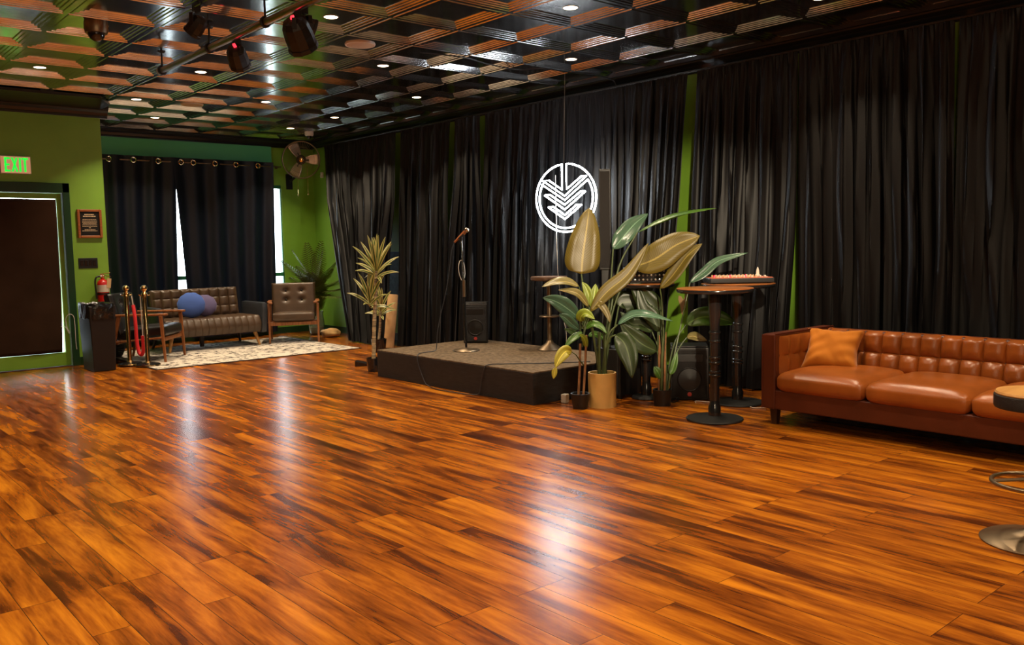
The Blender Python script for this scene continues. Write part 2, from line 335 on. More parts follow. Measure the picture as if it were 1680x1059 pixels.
LEAVES_A=[
 ('olive',0.29,0.0,0.55,[(5.200,4.907,0.227),(5.188,4.954,0.540),(5.121,4.989,0.897)],[(5.113,5.020,1.098),(5.132,5.021,1.248),(5.170,5.013,1.458),(5.217,5.021,1.643)]),
 ('green',0.15,0.75,0.8,[(5.223,4.887,0.226),(5.310,4.893,0.687),(5.408,4.875,1.140)],[(5.526,4.769,1.435),(5.601,4.579,1.505),(5.676,4.389,1.568),(5.781,4.170,1.608)]),
 ('teal',0.16,0.35,0.8,[(5.237,4.914,0.222),(5.349,4.958,0.629),(5.436,4.992,0.983)],[(5.512,5.030,1.297),(5.582,4.981,1.393),(5.708,4.952,1.512),(5.836,4.918,1.595)]),
 ('olive',0.24,0.15,0.8,[(5.193,4.873,0.231),(5.228,4.854,0.544),(5.296,4.797,0.894)],[(5.409,4.703,1.151),(5.503,4.563,1.214),(5.602,4.424,1.324),(5.707,4.274,1.394)]),
 ('olive',0.13,0.2,0.9,[(5.178,4.873,0.233),(5.145,4.913,0.547),(5.112,4.913,0.751)],[(5.107,4.921,0.790),(5.206,4.828,0.948),(5.333,4.709,1.094),(5.463,4.599,1.343)]),
 ('teal',0.11,0.6,0.8,[(5.210,4.847,0.242),(5.206,4.848,0.445),(5.225,4.823,0.602)],[(5.269,4.768,0.682),(5.331,4.671,0.753),(5.375,4.554,0.765),(5.471,4.359,0.719)]),
 ('dark',0.17,0.1,0.8,[(5.216,4.867,0.229),(5.217,4.852,0.444),(5.226,4.818,0.567)],[(5.252,4.774,0.598),(5.262,4.691,0.537),(5.249,4.621,0.410),(5.237,4.587,0.261)]),
 ('dark',0.2,0.1,0.8,[(5.295,4.955,0.210),(5.431,5.007,0.515),(5.507,5.019,0.613)],[(5.586,5.039,0.801),(5.616,5.017,0.832),(5.688,4.955,0.830),(5.755,4.889,0.771)]),
]
LEAVES_B=[
 ('tan',0.09,0.5,0.8,[(5.069,4.977,0.650),(5.091,4.975,0.799)],[(5.075,5.012,0.999),(4.981,5.058,1.038),(4.885,5.102,1.036),(4.783,5.146,1.005)]),
 ('tan',0.07,0.4,0.8,[(5.072,4.973,0.650),(5.119,4.947,0.773)],[(5.123,4.950,0.828),(5.042,4.980,0.932),(4.973,5.017,0.964),(4.889,5.065,0.977)]),
 ('teal',0.14,0.25,0.8,[(5.058,4.974,0.550),(5.059,4.988,0.675)],[(5.042,4.984,0.742),(4.944,5.025,0.826),(4.860,5.065,0.884),(4.763,5.113,0.918)]),
 ('teal',0.09,0.3,0.8,[(5.058,4.974,0.550),(5.055,4.985,0.625)],[(5.035,4.979,0.647),(4.965,4.992,0.697),(4.906,5.009,0.750),(4.850,5.022,0.778)]),
 ('lime',0.07,0.1,0.8,[(5.078,4.965,0.624),(5.118,4.946,0.748)],[(5.132,4.944,0.838),(5.130,4.956,0.923),(5.116,4.976,0.988),(5.097,4.998,1.034)]),
 ('lime',0.08,0.1,0.8,[(5.082,4.962,0.624),(5.121,4.943,0.748)],[(5.142,4.933,0.818),(5.159,4.928,0.897),(5.171,4.925,0.957),(5.179,4.925,1.017)]),
 ('green',0.07,0.2,0.8,[(5.082,4.962,0.624),(5.121,4.942,0.738)],[(5.148,4.926,0.808),(5.165,4.893,0.868),(5.198,4.855,0.908),(5.229,4.816,0.912)]),
 ('lime',0.09,0.3,0.8,[(5.076,4.958,0.550),(5.080,4.967,0.649)],[(5.026,4.955,0.714),(5.008,4.923,0.762),(5.018,4.877,0.784),(5.045,4.808,0.741)]),
 ('yellow',0.1,0.1,0.8,[(5.058,4.950,0.350),(4.996,4.944,0.407),(4.945,4.927,0.449)],[(4.906,4.937,0.477),(4.849,4.948,0.486),(4.786,4.956,0.433),(4.742,4.960,0.363)]),
 ('yellow',0.045,0.1,0.8,[(4.769,4.953,0.390)],[(4.746,4.957,0.368),(4.736,4.962,0.334),(4.730,4.963,0.305),(4.724,4.965,0.276)]),
 ('green',0.06,0.3,0.8,[(5.073,4.967,0.600)],[(5.088,4.960,0.649),(5.114,4.902,0.691),(5.147,4.845,0.672),(5.177,4.799,0.612)]),
 ('green',0.06,0.3,0.8,[(5.073,4.967,0.600)],[(5.067,4.975,0.625),(4.991,4.971,0.596),(4.930,4.980,0.561),(4.878,4.992,0.505)]),
 ('lime',0.05,0.3,0.8,[(5.080,4.942,0.449)],[(5.083,4.945,0.489),(5.052,4.927,0.554),(5.025,4.928,0.591),(4.990,4.934,0.614)]),
 ('green',0.06,0.3,0.8,[(5.088,4.948,0.549)],[(5.102,4.940,0.589),(5.174,4.933,0.599),(5.232,4.906,0.575),(5.293,4.880,0.577)]),
 ('olive',0.06,0.2,0.8,[(5.118,4.946,0.748)],[(5.140,4.938,0.848),(5.160,4.855,0.850),(5.189,4.808,0.775),(5.195,4.781,0.702)]),
 ('green',0.05,0.3,0.8,[(5.061,4.971,0.550)],[(5.044,4.989,0.570),(5.045,5.045,0.607),(5.030,5.087,0.631),(5.015,5.129,0.645)]),
]
LEAVES_C=[
 ('olive',0.12,0.35,0.9,[(5.592,4.546,0.127),(5.615,4.562,0.429),(5.590,4.566,0.836)],[(5.564,4.564,0.968),(5.631,4.491,1.071),(5.705,4.394,1.233),(5.769,4.297,1.330)]),
 ('teal',0.085,0.3,0.8,[(5.608,4.532,0.127),(5.668,4.510,0.377),(5.803,4.507,0.774)],[(5.866,4.493,1.006),(5.953,4.414,1.085),(6.056,4.336,1.184),(6.241,4.183,1.246)]),
 ('green',0.17,0.25,0.8,[(5.604,4.536,0.127),(5.677,4.562,0.320),(5.770,4.571,0.516)],[(5.866,4.531,0.651),(5.963,4.453,0.710),(6.079,4.352,0.697),(6.189,4.252,0.653)]),
 ('tan',0.08,0.35,0.8,[(5.611,4.529,0.126),(5.666,4.509,0.352),(5.753,4.514,0.471)],[(5.805,4.478,0.551),(5.828,4.433,0.562),(5.841,4.380,0.549),(5.873,4.324,0.530)]),
 ('dark',0.19,0.1,0.8,[(5.585,4.552,0.127),(5.677,4.633,0.365),(5.726,4.685,0.590)],[(5.734,4.697,0.760),(5.676,4.755,0.823),(5.621,4.814,0.917),(5.560,4.882,1.047)]),
 ('dark',0.16,0.1,0.8,[(5.577,4.559,0.127),(5.569,4.564,0.332)],[(5.547,4.584,0.449),(5.448,4.650,0.509),(5.374,4.710,0.592),(5.295,4.765,0.705)]),
 ('dark',0.12,0.4,0.8,[(5.624,4.584,0.119),(5.668,4.645,0.391)],[(5.644,4.716,0.595),(5.579,4.780,0.658),(5.513,4.838,0.670),(5.455,4.901,0.769)]),
 ('green',0.07,0.2,0.7,[(5.552,4.552,0.106)],[(5.545,4.545,0.224),(5.526,4.555,0.276),(5.513,4.570,0.307),(5.503,4.581,0.327)]),
 ('green',0.06,0.2,0.7,[(5.594,4.515,0.105)],[(5.612,4.504,0.256),(5.635,4.490,0.306),(5.656,4.481,0.381),(5.672,4.475,0.441)]),
 ('dark',0.14,0.2,0.8,[(5.577,4.559,0.127),(5.669,4.659,0.519)],[(5.687,4.679,0.594),(5.653,4.723,0.723),(5.605,4.775,0.801),(5.587,4.825,0.980)]),
]
# thin glass: mostly see-through with a fresnel shine
gm = bpy.data.materials.new('window_glass'); gm.use_nodes = True; _n = gm.node_tree; _o = _n.nodes['Material Output']; _n.nodes.remove(_n.nodes['Principled BSDF'])
_t = _n.nodes.new('ShaderNodeBsdfTransparent'); _g = _n.nodes.new('ShaderNodeBsdfGlossy'); _g.inputs['Roughness'].default_value = .03; _f = _n.nodes.new('ShaderNodeFresnel'); _x = _n.nodes.new('ShaderNodeMixShader')
_n.links.new(_f.outputs[0], _x.inputs[0]); _n.links.new(_t.outputs[0], _x.inputs[1]); _n.links.new(_g.outputs[0], _x.inputs[2]); _n.links.new(_x.outputs[0], _o.inputs[0]); M['pane'] = gm

# ------------------------------------------------------------------ the room
XW, YB, YL, XP, ZC = 6.943, 12.906, 11.263, 3.232, 3.085
X0, Y0 = -2.6, -2.6
struct(MB().b2((X0, Y0, -.05), (XW + .12, YB + .12, 0)).build('floor', M['floor']))
struct(MB().b2((-30, YB + .13, -.12), (30, 45, -.06)).build('ground_outside', M['paving']))
# pressed-tin ceiling: square tiles of nested steps round a flat recessed centre
TL, TX, TY = .64372, 5.0342, 4.3856
prof = [(0, 0), (.016, 0), (.021, -.005), (.036, -.005), (.041, 0), (.064, 0), (.071, .007), (.092, .007), (.098, .013), (.118, .013), (.126, .021)]
cm = MB()
for i in range(-12, 3):
    for j in range(-11, 14):
        x0 = TX + i * TL; y0 = TY + j * TL; cx, cy = x0 + TL / 2, y0 + TL / 2
        if y0 > YB: continue
        vs = []; fs = []
        for d, z in prof:
            h = TL / 2 - d
            for a, b in ((-1, -1), (1, -1), (1, 1), (-1, 1)):
                vs.append((min(cx + a * h, XW), min(cy + b * h, YB), ZC + z))
        for k in range(len(prof) - 1):
            for q in range(4):
                q2 = (q + 1) % 4; fs.append((k * 4 + q, k * 4 + 4 + q, k * 4 + 4 + q2, k * 4 + q2))
        k = (len(prof) - 1) * 4; fs.append((k + 3, k + 2, k + 1, k)); cm.add(vs, fs)
co = cm.build('ceiling', M['tin']); struct(co)
# walls
struct(MB().b2((XW, Y0, 0), (XW + .12, YB + .12, ZC + .05)).build('wall_right', M['green']))
wx0, wx1, wz0, wz1 = 3.52, 6.366, .16, 2.36
w = MB(); w.b2((XP, YB, 0), (wx0, YB + .12, ZC + .05)); w.b2((wx1, YB, 0), (XW, YB + .12, ZC + .05)); w.b2((wx0, YB, wz1), (wx1, YB + .12, ZC + .05)); w.b2((wx0, YB, 0), (wx1, YB + .12, wz0))
struct(w.build('wall_back', M['green']))
dx0, dx1, dz = 1.66, 2.757, 2.06
w = MB(); w.b2((X0, YL, 0), (dx0, YL + .14, ZC + .05)); w.b2((dx1, YL, 0), (XP, YL + .14, ZC + .05)); w.b2((dx0, YL, dz), (dx1, YL + .14, ZC + .05))
struct(w.build('wall_left', M['green']))
struct(MB().b2((XP - .14, YL + .14, 0), (XP, YB + .12, ZC + .05)).build('wall_partition', M['green']))
struct(MB().b2((X0 - .12, Y0 - .12, 0), (X0, YL + .14, ZC + .05)).build('wall_near', M['dark']))
struct(MB().b2((X0, Y0 - .12, 0), (XW + .12, Y0, ZC + .05)).build('wall_front', M['dark']))
# cornices
def cornice(name, o, along, L, inward, drop=.115, pr=.098):
    o = Vector(o); a = Vector(along); n = Vector(inward); P = []
    for d, z in ((0, -drop), (.018, -drop), (.022, -drop * .82), (.034, -drop * .76), (.05, -drop * .5), (pr * .78, -drop * .30), (pr * .82, -drop * .2), (pr, -drop * .16), (pr, .02), (0, .02)):
        P.append(o + n * d + Vector((0, 0, z)))
    return struct(MB().poly(P, a * L).build(name, M['crown']))
cornice('trim_1', (XW, Y0, ZC), (0, 1, 0), YB - Y0, (-1, 0, 0), .125)
cornice('trim_2', (XP, YB, ZC), (1, 0, 0), XW - XP, (0, -1, 0), .135)
cornice('trim_3', (X0, YL, ZC), (1, 0, 0), XP + .08 - X0, (0, -1, 0), .12)
b = MB(); b.poly([(X0, YL - .10, ZC - .03), (X0, 10.36, ZC - .03), (3.0, 10.36, ZC - .03), (3.22, 10.80, ZC - .03), (3.22, YL - .10, ZC - .03)], (0, 0, .03)); struct(b.build('trim_4', M['crown']))
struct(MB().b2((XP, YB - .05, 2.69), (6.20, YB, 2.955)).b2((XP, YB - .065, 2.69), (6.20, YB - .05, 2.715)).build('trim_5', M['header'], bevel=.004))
struct(MB().b2((XP, YB - .014, 0), (XW, YB, .10)).build('baseboard_back', M['darkgreen']))
struct(MB().b2((XW - .014, Y0, 0), (XW, YB, .10)).build('baseboard_right', M['darkgreen']))
struct(MB().b2((dx1 + .08, YL - .014, 0), (XP, YL, .10)).build('baseboard_left', M['darkgreen']))
# window behind the drapes
win = bpy.data.objects.new('window_1', None); COL.objects.link(win); struct(win)
f = MB()
for x, q in ((wx0, .05), (wx0 + 1.38, .05), (wx1 - .012, .012)): f.b2((x, YB + .02, wz0), (x + q, YB + .09, wz1))
f.b2((wx0, YB + .02, wz0), (wx1, YB + .09, wz0 + .05)); f.b2((wx0, YB + .02, wz1 - .05), (wx1, YB + .09, wz1)); f.b2((wx0, YB + .02, .92), (wx1, YB + .09, .98))
f.build('window_frame', M['teal_trim'], win, bevel=.004)
MB().b2((wx0 + .02, YB + .05, wz0 + .02), (wx1 - .02, YB + .056, wz1 - .02)).build('window_glass', M['pane'], win)
MB().b2((6.150, YB - .02, wz0), (6.178, YB, 2.69)).build('window_casing', M['teal_trim'], win)
# street door on the left
dr = bpy.data.objects.new('door_1', None); COL.objects.link(dr); struct(dr)
f = MB(); f.b2((dx1, YL - .03, 0), (dx1 + .08, YL, dz + .115)); f.b2((dx0 - .08, YL - .03, 0), (dx0, YL, dz + .115)); f.b2((dx0 - .08, YL - .03, dz), (dx1 + .08, YL, dz + .115))
f.build('door_frame', M['darkgreen'], dr, bevel=.006)
f = MB(); f.b2((2.70, YL + .03, .01), (dx1 - .004, YL + .08, dz - .004)); f.b2((dx0 + .004, YL + .03, .01), (1.74, YL + .08, dz - .004)); f.b2((1.74, YL + .03, .01), (2.70, YL + .08, .17)); f.b2((1.74, YL + .03, 1.995), (2.70, YL + .08, dz - .004))
f.build('door_leaf', M['green'], dr, bevel=.004)
MB().b2((1.74, YL + .05, .17), (2.70, YL + .056, 1.995)).build('door_glass', M['pane'], dr)
MB().b2((dx0, YL - .005, 0), (dx1, YL + .13, .008)).build('threshold', M['darkwood'], dr)
f = MB(); f.tube(spline([(2.665, YL + .026, .475), (2.705, YL - .01, .47), (2.735, YL - .012, .40), (2.745, YL - .012, .415), (2.72, YL - .012, .46), (2.71, YL - .012, .57), (2.745, YL - .035, .625), (2.79, YL - .035, .60), (2.80, YL - .035, .50), (2.80, YL - .035, .40), (2.80, YL - .035, .27), (2.805, YL - .035, .2)]), .004, 6)
tag(f.build('pull_cord', M['white'], smooth=True), 'thin white cord looped on the edge of the street door', 'cord')
# brown cloth over the door glass
def cloth_fn(u, v):
    x = 1.70 + u * (2.692 - 1.70 - .10 * max(0, v - .55) ** 1.5); z = 1.984 - v * 1.81
    return (x, YL + .022 - .008 * sin(u * 9 + 2 * v) * v - .01 * sin(v * 5 + u * 2) - (.012 if .06 < v < .075 else 0), z)
f = MB().grid(40, 40, cloth_fn); o = f.build('door_curtain', M['brown_cloth'], smooth=True); sm = o.modifiers.new('thick', 'SOLIDIFY'); sm.thickness = .004; sm.offset = 1
tag(o, 'dark brown cloth hung over the glass of the street door under the exit sign', 'curtain')

# ------------------------------------------------------------------ drapes
def lerp_edge(E, z):
    if z >= E[0][1]:
        a, b = E[0], E[1]
    else:
        for a, b in zip(E[:-1], E[1:]):
            if a[1] >= z >= b[1]: break
    t = (z - a[1]) / (b[1] - a[1]); t = min(max(t, -.3), 1.3)
    return a[0] + (b[0] - a[0]) * t
def drape(label, key, nf, seed, zt=2.945, amp=(.020, .048), m='velvet', gath=0):
    Lf, Rt, xt, xb = DRAPES[key]; rnd = random.Random(seed); ph = [rnd.uniform(0, 6.28) for _ in range(8)]
    def fold(u, v):
        w = u + .035 * sin(2 * pi * u * 1.3 + ph[0]) + .012 * sin(2 * pi * v * .8 + ph[1] + u * 5)
        q = 2 * pi * nf * w + ph[2]; s = .5 * sin(q) + .9 * (1 - 1.75 * (abs(sin(q / 2)) ** 1.3)) * (.7 + .3 * sin(3.1 * u * nf + ph[6])) + .45 * sin(2 * pi * nf * .53 * w + ph[3] + v * 1.1) + .16 * sin(2 * pi * nf * 2.1 * w + ph[4] - v * 1.6)
        return s
    def fn(u, v):
        z = zt - v * (zt - .018); yl = lerp_edge(Lf, z); yr = lerp_edge(Rt, z)
        x = xb + (xt - xb) * (z / 2.87)
        a = amp[0] + (amp[1] - amp[0]) * min(1, v * 2.2) ** .8
        s = fold(u, v); top = math.exp(-v * 26)
        ew = min(1, u * nf * 1.6, (1 - u) * nf * 1.6); x -= a * s * ew * (1 - .7 * top) + .012 * top * sin(2 * pi * nf * 3 * u)
        y = yl + (yr - yl) * u + (.018 * sin(2 * pi * nf * 2 * u + ph[5]) * min(1, v * 3) if .02 < u < .98 else 0)
        if v > .985: x -= .02 * noise.noise(Vector((u * 9, seed, 0)))
        return (min(x, XW - .03), y, z)
    o = MB().grid(int(nf * 12), 34, fn).build('curtain', M[m], smooth=True)
    return tag(o, label, 'curtain', 'dark velvet drapes along the right wall')
drape('black velvet drape hanging beside the potted palm in the far corner', 'C1', 14, 3)
drape('black velvet drape behind the stage left edge and the kraft paper roll', 'C2', 9, 5)
drape('narrow black velvet drape directly behind the microphone stand', 'C3', 6, 8)
drape('wide black velvet drape behind the neon sign and the stage speaker', 'C4', 17, 11)
drape('black velvet drape slanting away from the wide green gap, behind the tall black column speaker', 'C5', 11, 14, amp=(.022, .055))
drape('dark velvet drape behind the mixing controller, right of the wide green gap', 'C6', 10, 17)
drape('dark velvet drape behind the left half of the orange leather sofa', 'C7', 11, 21)
drape('dark velvet drape past the last green sliver, behind the sofa half nearest to the stool', 'C8', 19, 25)
rod = T('curtain_rod', 'long black curtain rod carrying the velvet drapes under the right cornice', 'curtain rod', (6.81, 6.2, 2.955))
MB().tube([(0, -6.0, 0), (0, 5.85, 0)], .012, 8).build('pole', M['black'], rod, smooth=True)
for y in (-5.5, -2.85, -1.15, 1.95, 2.5, 3.65, 5.7):
    MB().beam((0, y, 0), (.12, y, 0), .014, .014).box((.126, y, 0), (.014, .04, .07)).build('bracket', M['black'], rod)
# grommet drapes in front of the back window
zg = 2.635; yw = YB - .16
def gpanel(label, xa_t, xb_t, xa_b, xb_b, gx, seed, nf, zb=.06):
    root = T('grommet_curtain', label, 'curtain', (xa_t, yw, 0), 0, 'grommet drapes over the back window')
    rnd = random.Random(seed); ph = [rnd.uniform(0, 6.28) for _ in range(4)]
    def fn(u, v):
        z = 2.70 - v * (2.70 - zb); q = v ** .8
        x = (xa_t + (xa_b - xa_t) * q) * (1 - u) + (xb_t + (xb_b - xb_t) * q) * u
        a = .018 + .014 * v
        y = a * (sin(2 * pi * nf * (u + .02 * sin(v * 4 + ph[0])) + ph[1]) + .4 * sin(2 * pi * nf * .6 * u + ph[2] + v * 1.5)) - .02 * v
        return (x - xa_t, y, z)
    MB().grid(int(nf * 24), 30, fn).build('drape', M['navy'], root, smooth=True)
    for x in gx:
        u = (x - xa_t) / (xb_t - xa_t); y = fn(u, .025)[1] - .012
        ring = [(x - xa_t + .034 * cos(t * pi / 8), y - .012, zg + .034 * sin(t * pi / 8)) for t in range(16)]
        MB().tube(ring, .009, 6, closed=True).build('grommet', M['chrome'], root, smooth=True)
gpanel('left grommet drape of blue black cloth beside the plaque wall', 3.60, 4.665, 3.62, 4.57, (3.74, 4.06, 4.40), 2, 4)
gpanel('right grommet drape of black cloth hanging behind the small brown loveseat', 4.60, 6.165, 4.745, 6.10, (4.73, 4.90, 5.22, 5.55, 5.90), 6, 5)
rod = T('window_rod', 'thin black rod threaded through the chrome grommets at the back window', 'curtain rod', (4.9, yw, zg))
MB().tube([(-1.55, 0, 0), (1.40, 0, 0)], .010, 8).build('pole', M['bronze'], rod, smooth=True)
for x in (-1.5, 1.37): MB().beam((x, 0, 0), (x, .145, 0), .012, .012).box((x, .1, 0), (.03, .015, .05)).build('bracket', M['bronze'], rod)

# ------------------------------------------------------------------ ceiling fittings
PIPE_Z = 2.92
def downlight(x, y, label, seen=True):
    t = T('ceiling_downlight', label, 'ceiling light', (x, y, ZC), 0, 'recessed ceiling downlights')
    z = .021
    MB().lathe([(.052, .004), (.052, -.003), (.060, -.003), (.063, .004), (.052, .004)], (0, 0, z), 24, cap=False).build('trim_ring', M['bronze'], t, smooth=True)
    MB().lathe([(.001, -.002), (.052, -.002), (.052, .004), (.001, .004)], (0, 0, z), 20).build('lens', M['lens'], t)
    l = bpy.data.lights.new('downlight_lamp', 'AREA'); l.shape = 'DISK'; l.size = .085; l.energy = DOWNLIGHT_W; l.color = DOWNLIGHT_COL; l.spread = radians(104)
    o = bpy.data.objects.new('downlight_lamp', l); COL.objects.link(o); o.parent = t; o.location = (0, 0, z - .008)
def pendant(x, y, lab):  # unseen lamps, added for warm front light on plants and wall
    t = T('fill_pendant', lab, 'fill lamp', (x, y, ZC), 0, 'added fill lamps behind the camera')
    MB().lathe([(.001, 0), (.05, 0), (.05, -.02), (.001, -.03)], n=20).build('ceiling_rose', M['black'], t, smooth=True)
    MB().tube([(0, 0, -.02), (0, 0, -.62)], .004, 6).build('cord', M['black'], t)
    MB().lathe([(.03, -.60), (.05, -.62), (.16, -.74), (.165, -.745), (.155, -.742), (.045, -.63), (.03, -.60)], n=28, cap=False).build('lamp_shade', M['bronze'], t, smooth=True)
    MB().ball((0, 0, -.72), .05, 16, 12).build('bulb', M['lens'], t, smooth=True)
    l = bpy.data.lights.new('fill_light', 'POINT'); l.energy = FILL_W; l.color = FILL_COL; l.shadow_soft_size = .06
    o = bpy.data.objects.new('fill_light', l); COL.objects.link(o); o.parent = t; o.location = (0, 0, -.80)
for x, y in ((-.7, -.9), (.45, -1.35), (1.5, -1.9)): pendant(x, y, 'added bronze pendant fill lamp behind the camera')
ctr = lambda v, o: o + (math.floor((v - o) / TL) + .5) * TL      # centre of the tile a fitting sits in
DL = [(3.42, 6.01, 'recessed ceiling light just beyond the two hanging spotlights at the pipe near end'),
      (3.38, 8.50, 'recessed ceiling light just past the far end of the steel pipe'),
      (4.73, 7.36, 'recessed ceiling light next past the larger round ceiling speaker'),
      (5.89, 8.46, 'recessed ceiling light above the stage, nearest to the stage left curtain gap'),
      (5.80, 10.22, 'recessed ceiling light over the carpet right of centre, before the wall fan'),
      (4.57, 9.57, 'recessed ceiling light over the rug, halfway between the steel pipe and the wall fan'),
      (3.34, 10.21, 'recessed ceiling light nearest to the corner of the green plaque wall'),
      (3.96, 12.02, 'recessed ceiling light close to the green beam over the left grommet drape'),
      (5.76, 11.94, 'recessed ceiling light directly in front of the wall fan'),
      (5.93, 5.95, 'recessed ceiling light lit white above the neon sign'),
      (5.98, 3.40, 'recessed ceiling light above the bar tables at the top edge of the picture')]
for x, y, lab in DL: downlight(ctr(x, TX), ctr(y, TY), lab)
for x, y in ((4.7, 4.79), (4.7, 2.2), (5.95, .9), (3.4, 3.46), (3.4, .9), (4.7, -.3), (2.15, 2.2), (2.15, 4.8), (.9, .9), (.85, 3.4), (.9, 6.0), (2.15, 9.5), (-.4, 4.8), (-.4, 7.3), (2.1, 7.35), (-.4, 2.2)):
    downlight(ctr(x, TX), ctr(y, TY), 'recessed ceiling light overhead, out of the picture behind the steel pipe')
for x, y, lab in ((4.093, 6.688, 'larger cream round ceiling speaker between the pipe and the neon sign'), (3.996, 10.271, 'cream round ceiling speaker further off, over the rug')):
    t = T('ceiling_speaker', lab, 'ceiling speaker', (ctr(x, TX), ctr(y, TY), ZC + .018), 0, 'round ceiling speakers')
    MB().lathe([(.001, -.012), (.10, -.012), (.118, -.006), (.12, 0), (.12, .03), (.001, .03)], (0, 0, 0), 32).build('grille', mat('speaker_cloth', (.55, .42, .28), .7, bump=.3, bscale=300), t, smooth=True)
    MB().lathe([(.119, -.008), (.128, -.008), (.132, 0), (.132, .02), (.119, .02), (.119, -.008)], (0, 0, 0), 32, cap=False).build('rim', M['white'], t, smooth=True)
# dome camera
t = T('dome_camera', 'brown dome security camera on the ceiling near the green wall', 'camera', (2.061, 7.136, ZC))
MB().lathe([(.075, .03), (.085, 0), (.085, -.05), (.078, -.075), (.001, -.075)], n=28).build('housing', M['bronze'], t, smooth=True)
MB().ball((0, 0, -.075), .062, 20, 12).build('dome', M['blackgloss'], t, smooth=True)
t = T('security_camera', 'small white security camera on the ceiling above the potted palm', 'camera', (6.33, 11.85, ZC))
MB().lathe([(.06, .03), (.065, 0), (.065, -.045), (.055, -.06), (.001, -.06)], n=24).build('housing', M['white'], t, smooth=True)
MB().ball((0, 0, -.07), .035, 16, 10).build('lens_ball', M['blackgloss'], t, smooth=True)
t = T('motion_sensor', 'small white motion sensor high in the far green corner', 'sensor', (6.90, 12.55, 2.52))
MB().box((0, 0, 0), (.04, .05, .09)).build('housing', M['white'], t, bevel=.01)
MB().ball((-.02, 0, -.015), (.012, .018, .025)).build('sensor_window', M['label'], t, smooth=True)
# hanging pipe with stage spotlights
t = T('lighting_pipe', 'horizontal steel pipe hung under the tin ceiling', 'lighting bar', (2.77, 7.83, PIPE_Z))
MB().tube([(0, 0, 0), (0, -5.6, 0)], .026, 14).build('pipe', M['steel'], t, smooth=True)
MB().lathe([(.018, 0), (.028, .004), (.028, .03), (.018, .034)], (0, 0, 0), 14, M=RX(-pi / 2)).build('end_cap', M['steel'], t, smooth=True)
for y in (-.05, -1.1, -2.08, -4.2):
    m_ = MB(); m_.tube([(0, y, .02), (0, y, ZC - PIPE_Z + .03)], .008, 8); m_.tube([(.034 * cos(a * pi / 6), y, .034 * sin(a * pi / 6)) for a in range(12)], .008, 6, closed=True); m_.lathe([(.035, 0), (.03, -.012), (.01, -.016)], (0, y, ZC - PIPE_Z), 16)
    m_.build('hanger_rod', M['black'], t, smooth=True)
def spotlight(loc, aim, label, drop, led=False, size=1., beam=0.):
    t = T('stage_spotlight', label, 'spotlight', loc, 0, 'black stage spotlights')
    R_ = align(aim) @ RZ(.4); s = size; c = Vector((0, 0, -drop))
    MB().tube([(0, 0, .03), (0, 0, -.05)], .012, 8).box((0, 0, .01), (.05, .035, .07)).build('clamp', M['black'], t)
    ax = R_ @ Vector((1, 0, 0)); ax.z = 0; ax.normalize()
    y = MB()
    for sg in (-1, 1): y.beam(c + ax * (sg * .118 * s), Vector((0, 0, -.05)) + ax * (sg * .118 * s), .03, .008, up=ax)
    y.beam(Vector((0, 0, -.05)) - ax * (.122 * s), Vector((0, 0, -.05)) + ax * (.122 * s), .03, .008)
    y.build('yoke', M['black'], t, bevel=.002)
    b = MB(); b.lathe([(.04 * s, -.11 * s), (.075 * s, -.10 * s), (.095 * s, -.06 * s), (.105 * s, .02 * s), (.105 * s, .09 * s), (.112 * s, .095 * s), (.112 * s, .125 * s), (.098 * s, .13 * s), (.095 * s, .10 * s)], c, 10, M=R_)
    b.build('lamp_body', M['black'], t)
    MB().lathe([(.001, .10 * s), (.094 * s, .10 * s), (.094 * s, .105 * s), (.001, .105 * s)], c, 18, M=R_).build('lens', M['blackgloss'], t)
    if beam:
        l = bpy.data.lights.new('fill_spot_beam', 'SPOT'); l.energy = beam; l.color = SPOT_COL; l.spot_size = radians(SPOT_DEG); l.spot_blend = .6; l.shadow_soft_size = .05
        lo = bpy.data.objects.new('fill_spot_beam', l); COL.objects.link(lo); lo.parent = t; lo.location = c + R_ @ Vector((0, 0, .14 * s)); lo.rotation_euler = Vector((0, 0, -1)).rotation_difference(Vector(aim).normalized()).to_euler()
    if led:
        MB().box(c + R_ @ Vector((0, 0, -.112 * s)) + Vector((0, 0, .01)), (.035, .02, .012), M=R_).build('red_display', M['redled'], t)
    return t
spotlight((2.80, 6.30, PIPE_Z - .03), (.45, .55, -.6), 'black stage spotlight hanging in the middle of the steel pipe', .10, True, .72)
spotlight((2.80, 5.34, PIPE_Z - .03), (.5, .35, -.65), 'large black stage spotlight at the near end of the steel pipe, red display lit', .12, True, .92)
spotlight((2.50, 6.28, ZC), (-.3, .5, -.6), 'small black spotlight against the ceiling left of the steel pipe', .12, False, .6)
spotlight((3.02, 5.66, PIPE_Z + .10), (.8, -.2, -.25), 'black spotlight with a bronze barn door tucked behind the large near spotlight', .10, False, .62)
_p = Vector((1.0, -.35, ZC)); spotlight(_p, Vector((6.35, 5.12, 1.15)) - (_p - Vector((0, 0, .2))), 'added black fill spotlight on the ceiling behind the camera, aimed at the plants', .20, False, 1., ADDED_SPOT_W)  # unseen spotlight, added to brighten the plants and the green wall strip
f = MB().tube(spline([(4.578, 6.461, 3.07), (4.994, 6.378, 3.065), (5.344, 6.454, 3.06), (5.77, 6.501, 3.065), (5.906, 6.296, 3.06), (6.251, 6.308, 3.065), (6.547, 6.212, 3.06), (6.80, 6.202, 3.03), (6.83, 6.18, 2.98), (6.86, 6.16, 2.90)]), .006, 6)
tag(f.build('ceiling_cable', M['black'], smooth=True), 'black cable sagging along the tin ceiling to the cornice', 'cable')
